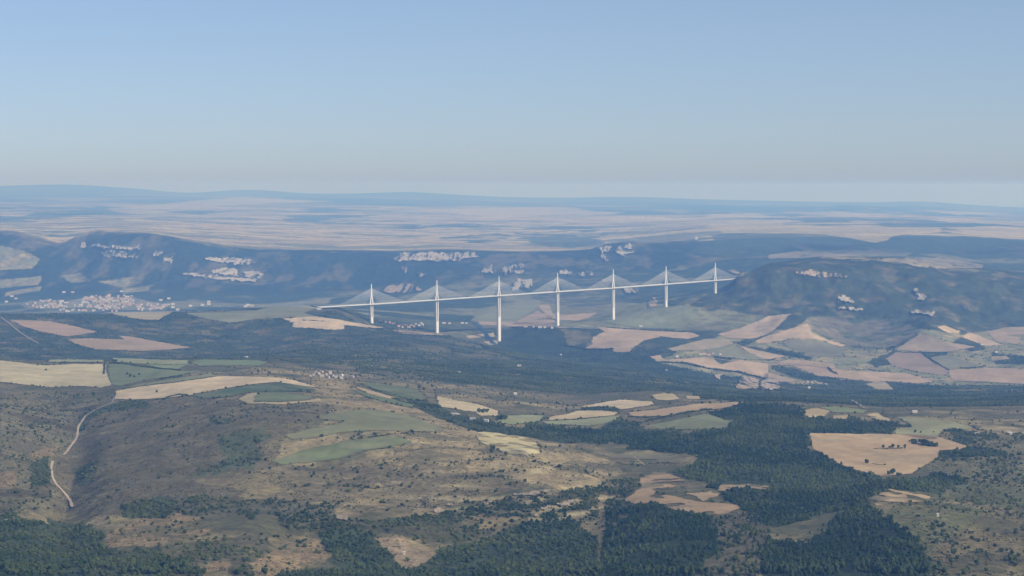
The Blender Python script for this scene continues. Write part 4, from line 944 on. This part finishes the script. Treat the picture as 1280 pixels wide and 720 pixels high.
# ------------------------------------------------------------------ houses
WALLS = {'white': noisy('white_render', (0.52,0.49,0.45), .08, .5), 'cream': noisy('cream_render', (0.42,0.36,0.29), .1, .5), 'stone': noisy('rubble_stone', (0.38,0.33,0.27), .2, 1.0), 'pink': noisy('pink_render', (0.46,0.35,0.28), .1, .5)}
ROOFS = {'tile': noisy('roof_tile', (0.33,0.20,0.14), .15, .6), 'pale': noisy('pale_roof', (0.44,0.41,0.38), .1, .4), 'grey': noisy('grey_roof', (0.30,0.28,0.27), .15, .6), 'rose': noisy('faded_tile', (0.38,0.29,0.22), .15, .6)}
def house(px_, py_, w, d, h, wall, roof, label, group=None, parts=True, rz=None, ymin=1500, ymax=14500, cat='house', name='house', flat=False):
    p = spot(px_, py_, ymin, ymax); rz = rng.random() * 3.14 if rz is None else rz
    a = w / 2; c = d / 2; g = 0.0 if flat else 0.22 * d; e = 0.5
    wv = [(-a,-c,-3),(a,-c,-3),(a,c,-3),(-a,c,-3),(-a,-c,h),(a,-c,h),(a,c,h),(-a,c,h),(-a,0,h+g),(a,0,h+g)]
    wf = [(0,1,5,4),(2,3,7,6),(1,2,6,9,5),(3,0,4,8,7)] if not flat else [(0,1,5,4),(1,2,6,5),(2,3,7,6),(3,0,4,7)]
    if flat: rv = [(-a-e,-c-e,h),(a+e,-c-e,h),(a+e,c+e,h),(-a-e,c+e,h),(-a-e,-c-e,h+.6),(a+e,-c-e,h+.6),(a+e,c+e,h+.6),(-a-e,c+e,h+.6)]; rf = [(4,5,6,7),(0,1,5,4),(1,2,6,5),(2,3,7,6),(3,0,4,7),(3,2,1,0)]
    else:
        z0 = h - g * e / c
        rv = [(-a-e,-c-e,z0),(a+e,-c-e,z0),(a+e,0,h+g),(-a-e,0,h+g),(a+e,c+e,z0),(-a-e,c+e,z0)]
        rv = [(x, y, z + .05) for x, y, z in rv] + [(x, y, z + .4) for x, y, z in rv]
        rf = [(6,7,8,9),(9,8,10,11),(0,3,2,1),(3,5,4,2),(0,1,7,6),(4,5,11,10),(1,2,8,7),(2,4,10,8),(3,0,6,9),(5,3,9,11)]
    if parts:
        r = link(name, None, None, p, rz); tag(r, label, cat, group)
        mw = bpy.data.meshes.new('wall'); mw.from_pydata(wv, [], wf); mw.materials.append(WALLS[wall]); link('wall', mw, r)
        mr = bpy.data.meshes.new('roof'); mr.from_pydata(rv, [], rf); mr.materials.append(ROOFS[roof]); link('roof', mr, r)
        return r
    me = bpy.data.meshes.new(name); me.from_pydata(wv + rv, [], wf + [tuple(i + len(wv) for i in f) for f in rf])
    me.materials.append(WALLS[wall]); me.materials.append(ROOFS[roof])
    me.polygons.foreach_set('material_index', np.array([0] * len(wf) + [1] * len(rf), np.int32))
    o = link(name, me, None, p, rz); tag(o, label, cat, group); return o
# the town in the far valley: every building its own object
def rnd_in(poly, n):
    P = np.asarray(poly, float); out = []
    while len(out) < n:
        q = P.min(0) + rng.random(2) * (P.max(0) - P.min(0))
        if inpoly(np.array([q[0]]), np.array([q[1]]), P)[0]: out.append(q)
    return out
for poly, n, grp, dsc in [([(108,371),(125,369.5),(166,369.5),(168,380),(150,388),(125,387),(100,384),(85,382)], 128, 'buildings of the town centre', 'in the middle of the far town'),
                    ([(30,383.5),(40,376),(70,375),(86,378),(86,385),(60,386),(40,386)], 42, 'buildings of the left town quarter', 'in the left quarter of the far town'),
                    ([(168,380),(210,380.5),(205,387.5),(170,389)], 44, 'buildings of the right town quarter', 'in the right quarter of the far town'),
                    ([(75,387),(110,387),(160,390),(165,391.5),(110,390),(75,390)], 14, 'buildings along the lower town edge', 'along the lower edge of the far town')]:
    for q in rnd_in(poly, n):
        wl, rf = [('white','pale','white box like building with a pale roof '), ('cream','rose','cream house with a faded red roof '), ('pink','tile','pink house with a red tile roof ')][int(rng.choice(3, p=[.38,.40,.22]))] + () if False else [('white','pale'), ('cream','rose'), ('pink','tile')][int(rng.choice(3, p=[.38,.40,.22]))]
        l = {'white':'white building with a pale flat roof ', 'cream':'cream house with a faded red roof ', 'pink':'pink house with a red tile roof '}[wl] + dsc
        big = rng.random() < .22
        house(q[0], q[1], (20 + 16 * rng.random()) if big else 10 + 6 * rng.random(), (15 + 8 * rng.random()) if big else 10 + 4 * rng.random(), 6 + 4 * rng.random(), wl, rf, l, grp, False, rz=0.25 + .25 * rng.standard_normal(), ymin=10500, ymax=14500, flat=(wl == 'white'))
for (x, y, lab) in [(80,366,'white house alone above the left of the town'), (91,366,'broad cream building above the left of the town'), (152,365,'small white house above the middle of the town'), (201,376,'long white building just above the right end of the town'), (211,374,'little white house at the top right of the town'),
                    (216,381,'white house right of the town end'), (216,385,'low white shed right of the town end'), (222,388,'white house by the road right of the town'), (238,383,'long grey white shed between the town and the hill'), (253,382,'bright white building out on the valley floor'), (261,381,'second bright white building on the valley floor'), (261,378,'tiny white house above the second bright building'),
                    (310,382,'white barn left of the deck landing'), (315,383,'cream barn beside the white barn left of the deck landing'), (307,384,'low white shed in front of the white barn'), (8,378,'white house at the far left of the valley'), (15,371,'tiny white house above the far left of the valley'), (20,374,'cream house at the far left above the town')]:
    house(x, y, 22, 13, 8, 'cream' if 'cream' in lab else 'white', 'rose' if 'cream' in lab else 'pale', lab, None, False, rz=.2, ymin=10500, ymax=14500)
GV = 'houses of the village between the first two piers'
for x, y in [(470,402),(476,402.6),(482,403.2),(487,404),(492,405.5),(498,408.5),(502,409.5),(504,407.5),(508,408),(511,409.6),(514,407.2),(517,408.5),(520,406),(523,407.4),(526,405.2),(528,406.6),(500,407)]:
    i = int(rng.integers(3)); wl = ('white','cream','pink')[i]
    house(x, y, 11 + 6 * rng.random(), 9, 6, wl, ('pale','rose','tile')[i], ('white','cream','pink')[i] + ' house with a ' + ('pale','faded red','red tile')[i] + ' roof in the village between the first two piers', GV, True, ymin=8000, ymax=12500)
for x, y, w, l in [(578,404.5,22,'white house far left of the third pier, first of four'), (583,404.8,16,'small white house second of four left of the third pier'), (555,404.6,26,'long white building beyond the second pier'), (562,405,18,'white building right of the long one beyond the second pier'),
                   (657,409.6,24,'long white shed by the valley road left of the fourth pier'), (675,409.9,28,'longest white shed by the valley road'), (681,410,18,'small white shed right of the longest one by the valley road'), (667,409.4,14,'little white house between the valley road sheds'), (690,410.6,16,'white house at the foot of the fourth pier'),
                   (801,408.6,24,'white barn on the field above the ragged beige field')]:
    house(x, y, w * .65, 9, 5, 'white', 'pale', l, None, True, rz=.1, ymin=7500, ymax=12000)
for x, y, w, wl, rf, l in [(880,443,30,'pink','tile','large red roofed farmhouse beside the tan field'), (886,444,22,'pink','tile','red roofed barn right of the large farmhouse'), (875,443.5,16,'cream','rose','small faded roof outbuilding left of the farmhouse'), (891,443,14,'cream','tile','little red roofed shed at the right end of the farm'),
                   (846,446.3,16,'white','pale','bright white house alone left of the red roofed farm'), (900,443.5,14,'white','grey','pale house a little right of the red roofed farm'), (1227,431,16,'white','tile','small white farmhouse in the bright tan field'), (1224,430,9,'stone','tile','tiny barn beside the small white farmhouse'), (1245,441,14,'white','pale','lone white house below the small farm at the right'),
                   (1011,487,10,'white','pale','tiny white hut in the canyon wood'), (701,444.5,9,'white','pale','white hut alone in the dark canyon wood'), (833,464,10,'cream','rose','pale hut under the river cliff rim')]:
    house(x, y, w * .75, 9, 5, wl, rf, l, None, True, rz=.3, ymin=6500, ymax=9500)
for x, y in [(1009,478),(1014,478.4),(1018,477.6),(1021,479),(1026,480),(1032,481)]:
    house(x, y, 11, 8, 4, 'cream', 'rose', 'pale house of the roadside hamlet under the pinkish swath', 'houses of the roadside hamlet', True, ymin=6500, ymax=8500)
for x, y, wl, rf in [(387,471,'stone','grey'),(392,469.5,'cream','grey'),(398,468,'stone','rose'),(402,471,'stone','grey'),(407,469,'cream','rose'),(410,472.5,'stone','grey'),(415,470.5,'stone','grey'),(420,472,'white','grey'),(427,470,'white','pale'),(440,472,'cream','grey'),(395,466,'stone','grey'),(412,467,'stone','rose'),(426,473.5,'stone','grey'),(402,466,'cream','rose')]:
    house(x, y, 8 + 4 * rng.random(), 6, 4, wl, rf, f'{dict(stone="grey stone", cream="cream", white="white")[wl]} house with a {dict(grey="grey", rose="faded red", pale="pale")[rf]} roof in the ridge hamlet', 'houses of the ridge hamlet', True, ymin=4000, ymax=6500)
for x, y, w, l in [(568,519,13,'long white roofed barn beside the pale beige field'), (591,525,11,'white roofed barn at the lower end of the pale beige field'), (608,527,8,'small white roofed barn right of the lower one'), (573,520,5,'tiny shed beside the long white roofed barn')]:
    house(x, y, w, 5.5, 3.2, 'white', 'pale', l, None, True, rz=-.3, ymin=3000, ymax=5500)
for x, y, w, wl, rf, l in [(644,493,8,'white','pale','white house alone in the wooded hillside'), (574,466.5,8,'white','pale','white hut above the wooded hillside'), (649,458,12,'cream','pale','pale barn on the ridge before the third pier'), (308,447.5,10,'white','pale','long white shed behind the ridge hamlet'), (1221,543.8,9,'white','rose','pale farmhouse among hedges at the right edge'), (1262,543,9,'cream','pale','pale barn close to the right edge'), (1172,672,3,'cream','pale','little pale hut on the dry slope below the bare knoll'),
                           (1143,516,11,'cream','pale','low pale building in the wood behind the right hand fields'), (505,703,4,'cream','pale','tiny pale hut in the tan quarry clearing')]:
    if y > 600: x, y = (1172, 645.5) if x > 1000 else (x, 693)
    house(x, y, w, w * .6, 3.6, wl, rf, l, None, True, rz=.2, ymin=1500, ymax=7200)
for i, (x, y) in enumerate([(790,272.8),(797,273),(803,273.4),(812,273.6),(826,273.2),(830,274),(838,274.4),(845,274.6),(820,273.8)]):
    house(x, y, 60, 34, 16, 'white', 'pale', 'far white building in the row on the plateau', 'white buildings far out on the plateau', False, rz=0, ymin=16000, ymax=45000, flat=True)
house(870.5, 299.3, 22, 20, 22, 'white', 'pale', 'lone white tower block on the plateau edge above the sixth pier', None, False, rz=0, ymin=12000, ymax=25000, flat=True)

# a wooden line post on the dry slope
p = spot(1229.5, 676, 1500, 4000); r = link('utility_pole', None, None, p, .2); tag(r, 'thin wooden utility pole with a crossbar on the dry slope at the bottom right', 'utility pole')
b = MB(); b.tube((0,0,-1), (0,0,16), .22, 8); b.build('post', M_BARK, r)
b = MB(); b.box((0,0,15), (7,.3,.35)); b.build('crossbar', M_BARK, r)

# ------------------------------------------------------------------ the river
water = mat('river_water', (0.02, 0.045, 0.06), 0.45, 0.12)
strip('river', [(583,402.5),(592,403.5),(597,406),(602,411),(607,418),(611,424),(615,428),(620,431.5)], 24, water, 'dark blue river bending down to the foot of the third pier', 'river', 1.5, 'structure', 12)

# ------------------------------------------------------------------ the viaduct
CONC = noisy('pale_concrete', (0.66, 0.635, 0.59), 0.06, 0.1); STEEL = mat('white_steel', (0.64, 0.64, 0.62), 0.4, 0.3); DARKR = mat('deck_asphalt', (0.10, 0.10, 0.10), 0.9, 0.1)
PIERS = [(464.3,8250,380.3,400.4),(546,8466,374.9,417),(623.6,8681,369.7,431.5),(696.9,8897,364.6,405.8),(766.5,9113,360.1,398),(832.4,9328,355.2,385.3),(894,9543,350.6,361)]
pts = []
for (px_, Yd, yd, yb) in PIERS:
    pts.append((float(a_of(px_, yd)) * Yd, Yd, HC + Yd * float(slope_of(yd)), HC + Yd * float(slope_of(yb))))
PT = np.array(pts)
d0 = (PT[1] - PT[0])[:3]; dN = (PT[-1] - PT[-2])[:3]
left = np.array([float(a_of(398.4, 384.2)) * 8130, 8130, HC + 8130 * float(slope_of(384.2))]); right = PT[-1, :3] + dN * 0.62
path = np.vstack([left, PT[:, :3], right])
s = np.r_[0, np.cumsum(np.linalg.norm(np.diff(path, axis=0), axis=1))]
ss = np.linspace(0, s[-1], 181)
DP = pchip(s, path, ss)
zfit = np.polyval(np.polyfit(s, path[:, 2], 3), ss); DP[:, 2] = 0.35 * DP[:, 2] + 0.65 * zfit
VI = link('viaduct', None, None, (float(PT[3, 0]), float(PT[3, 1]), float(PT[3, 3]))); tag(VI, 'long white cable stayed road viaduct on seven tall slim piers across the valley', 'bridge')
O = np.array(VI.location)
tg = np.gradient(DP[:, :2], axis=0); tg /= np.linalg.norm(tg, axis=1)[:, None]; nv = np.stack([-tg[:, 1], tg[:, 0]], 1)
def along(profile):
    """sweep a cross-section (offset across, height) along the deck"""
    rings = []
    for k in range(len(DP)):
        rings.append(np.array([(DP[k, 0] + nv[k, 0] * u - O[0], DP[k, 1] + nv[k, 1] * u - O[1], DP[k, 2] + w - O[2]) for u, w in profile]))
    return rings
b = MB(); b.loft(along([(-16,0),(-16,-.5),(-4,-4.0),(4,-4.0),(16,-.5),(16,0)])); b.build('deck', STEEL, VI)
b = MB(); b.loft(along([(-13.5,.15),(-13.5,.02),(13.5,.02),(13.5,.15)])); b.build('road_surface', DARKR, VI)
for sg in (-1, 1):
    b = MB(); b.loft(along([(sg*15.9,2.0),(sg*15.9,.003),(sg*15.5,.003),(sg*15.5,2.0)] if sg < 0 else [(15.5,2.0),(15.5,.003),(15.9,.003),(15.9,2.0)])); b.build('wind_screen', STEEL, VI)
def octo(cx, cy, z, lu, lv, U, Vv, cut=.25):
    a, c = lu / 2, lv / 2; ka, kc = a * (1 - cut * 1.2), c * (1 - cut * 1.2)
    q = [(-ka,-c),(ka,-c),(a,-kc),(a,kc),(ka,c),(-ka,c),(-a,kc),(-a,-kc)]
    return np.array([(cx + U[0]*x + Vv[0]*y, cy + U[1]*x + Vv[1]*y, z) for x, y in q])
rest_cables = MB()
for i, (X, Y, zd, zb) in enumerate(PT):
    k = int(np.argmin(np.hypot(DP[:, 0] - X, DP[:, 1] - Y))); zd = DP[k, 2]
    U = tg[k]; Vv = nv[k]; cx, cy = X - O[0], Y - O[1]
    zb = min(zb, float(ground(X, Y)) + 2) - 12 - O[2]; zt = zd - 4.4 - O[2]; H = zt - zb; hs = min(90.0, H * .6)
    b = MB(); zs = zt - hs
    wb = 10.5 + H * .02
    b.loft([octo(cx, cy, zb + (zs - zb) * t, wb * (1 - .06 * t) + 2 * t, 15 - 3.5 * t, U, Vv) for t in np.linspace(0, 1, 8)])
    for sg in (-1, 1):
        b.loft([octo(cx + U[0]*sg*(3.9 + 1.0*t), cy + U[1]*sg*(3.9 + 1.0*t), zs + .01 + (hs) * t, 5.2 - .5 * t, 11.5 - 3.0 * t, U, Vv) for t in np.linspace(0, 1, 6)])
    b.build('pier', CONC, VI)
    z0 = zd + .2 - O[2]
    b = MB()
    for sg in (-1, 1):
        b.loft([octo(cx + U[0]*sg*(7.0 - 5.6*t), cy + U[1]*sg*(7.0 - 5.6*t), z0 + 40 * t, 6.2 - 1.6*t, 6.0 - 1.2 * t, U, Vv) for t in np.linspace(0, 1, 5)])
    b.loft([octo(cx, cy, z0 + 38 + 49 * t, 7.4 - 4.2 * t, 5.4 - 2.4 * t, U, Vv) for t in np.linspace(0, 1, 5)])
    py_ob = b.build('pylon', STEEL, VI)
    for sg in (-1, 1):
        for c in range(11):
            dist = 42 + 12.7 * c
            kk = int(np.clip(np.argmin(np.abs(ss - (ss[k] + sg * dist))), 0, len(DP) - 1)); f_ = (ss[k] + sg * dist)
            if f_ < 2 or f_ > ss[-1] - 2: continue
            q = np.array([np.interp(f_, ss, DP[:, m_]) for m_ in range(3)]) - O; q[2] += .2
            top = np.array([cx + U[0]*sg*1.0, cy + U[1]*sg*1.0, z0 + 40 + 2.5 * c])
            if c >= 4: 
                bb = MB(); bb.tube(q, top, .40, 5); bb.build('stay_cable', STEEL, VI)
            else: rest_cables.tube(q, top, .40, 5)
rc = rest_cables.build('inner_stay_cables', STEEL, VI); rc['kind'] = 'stuff'
b = MB(); t0 = tg[0]; n0 = nv[0]; c0 = DP[0] - O
b.loft([np.array([(c0[0] + t0[0]*u + n0[0]*v_, c0[1] + t0[1]*u + n0[1]*v_, c0[2] + z_) for u, v_ in ((-14,-17),(6,-15),(6,15),(-14,17))]) for z_ in (-40, -4.6)]); b.build('abutment', CONC, VI)
strip('road', [(398.5,385.5,7900,8600),(388,385.0,7900,8600),(376,384.2,7900,8700),(364,384.0,7900,8700)], 22, tarmac, 'pale motorway leaving the left end of the viaduct over the hill', 'road', 2.0, 'structure', 15)
strip('road', [(170,391.8),(220,390.9),(270,389.9),(318,389)], 12, tarmac, 'thin pale road below the town running to the hill', 'road', 3.0, 'structure', 15)

# ------------------------------------------------------------------ air, light, camera
zt = max(float(Zg.max()), HC) + 25; zb = float(Zg.min()) - 1.5
b = MB(); b.box((0, 55500, (zt + zb) / 2), (130000, 114500, zt - zb))
hm = bpy.data.materials.new('air'); hm.use_nodes = True; nt = hm.node_tree; nt.nodes.clear()
out = nt.nodes.new('ShaderNodeOutputMaterial'); pv = nt.nodes.new('ShaderNodeVolumePrincipled')
pv.inputs['Color'].default_value = HAZE_COL; pv.inputs['Density'].default_value = HAZE_D; pv.inputs['Anisotropy'].default_value = 0.12
pv.inputs['Absorption Color'].default_value = HAZE_ABS
nt.links.new(pv.outputs['Volume'], out.inputs['Volume'])
hz = b.build('haze', hm); tag(hz, 'pale blue summer haze over the whole valley and plateau', 'haze', None, 'stuff')

SUN_EL, SUN_AZ = R(34), R(125)     # azimuth clockwise from the view direction: to the right and a little behind
sd = np.array((math.cos(SUN_EL) * math.sin(SUN_AZ), math.cos(SUN_EL) * math.cos(SUN_AZ), math.sin(SUN_EL)))
ld = bpy.data.lights.new('sun', 'SUN'); ld.energy = SUN_E; ld.angle = R(0.5); ld.color = (1.0, 0.955, 0.87)
lo_ = bpy.data.objects.new('sun', ld); COL.objects.link(lo_)
from mathutils import Vector
lo_.rotation_euler = Vector(-sd).to_track_quat('-Z', 'Y').to_euler(); lo_.location = (4000, -4000, 6000)
w = bpy.data.worlds.new('World'); SC.world = w; w.use_nodes = True; nt = w.node_tree
bg = nt.nodes['Background']; sk = nt.nodes.new('ShaderNodeTexSky'); sk.sky_type = 'NISHITA'; sk.sun_disc = False
sk.sun_elevation = SUN_EL; sk.sun_rotation = SUN_AZ; sk.altitude = 0; sk.air_density = AIR; sk.dust_density = DUST; sk.ozone_density = OZONE
mx = nt.nodes.new('ShaderNodeMix'); mx.data_type = 'RGBA'; mx.blend_type = 'MULTIPLY'; mx.inputs['Factor'].default_value = 1; mx.inputs['B'].default_value = (1.09, 0.967, 0.965, 1)
mv = nt.nodes.new('ShaderNodeMix'); mv.data_type = 'RGBA'; mv.inputs['Factor'].default_value = 0.32; mv.inputs['B'].default_value = (3.45, 4.5, 5.3, 1)   # constant pale blue added to flatten the sky gradient
nt.links.new(sk.outputs['Color'], mx.inputs['A']); nt.links.new(mx.outputs['Result'], mv.inputs['A']); nt.links.new(mv.outputs['Result'], bg.inputs['Color']); bg.inputs['Strength'].default_value = SKY_S

cd = bpy.data.cameras.new('camera'); cam = bpy.data.objects.new('camera', cd); COL.objects.link(cam)
cd.sensor_width = 36.0; cd.lens = 36.0 * F / 1280.0; cd.clip_start = 1.0; cd.clip_end = 200000.0
cam.location = (0, 0, HC); cam.rotation_euler = (math.pi / 2 - TH, 0, 0)
SC.camera = cam
SC.render.engine = 'CYCLES'
SC.view_settings.view_transform = 'Standard'; SC.view_settings.look = 'None'; SC.view_settings.gamma = 1.0; SC.view_settings.exposure = EXPO
SC.view_settings.use_curve_mapping = False
cy = SC.cycles; cy.use_denoising = True; cy.max_bounces = 6; cy.volume_bounces = 2; cy.use_adaptive_sampling = True; cy.adaptive_threshold = 0.01
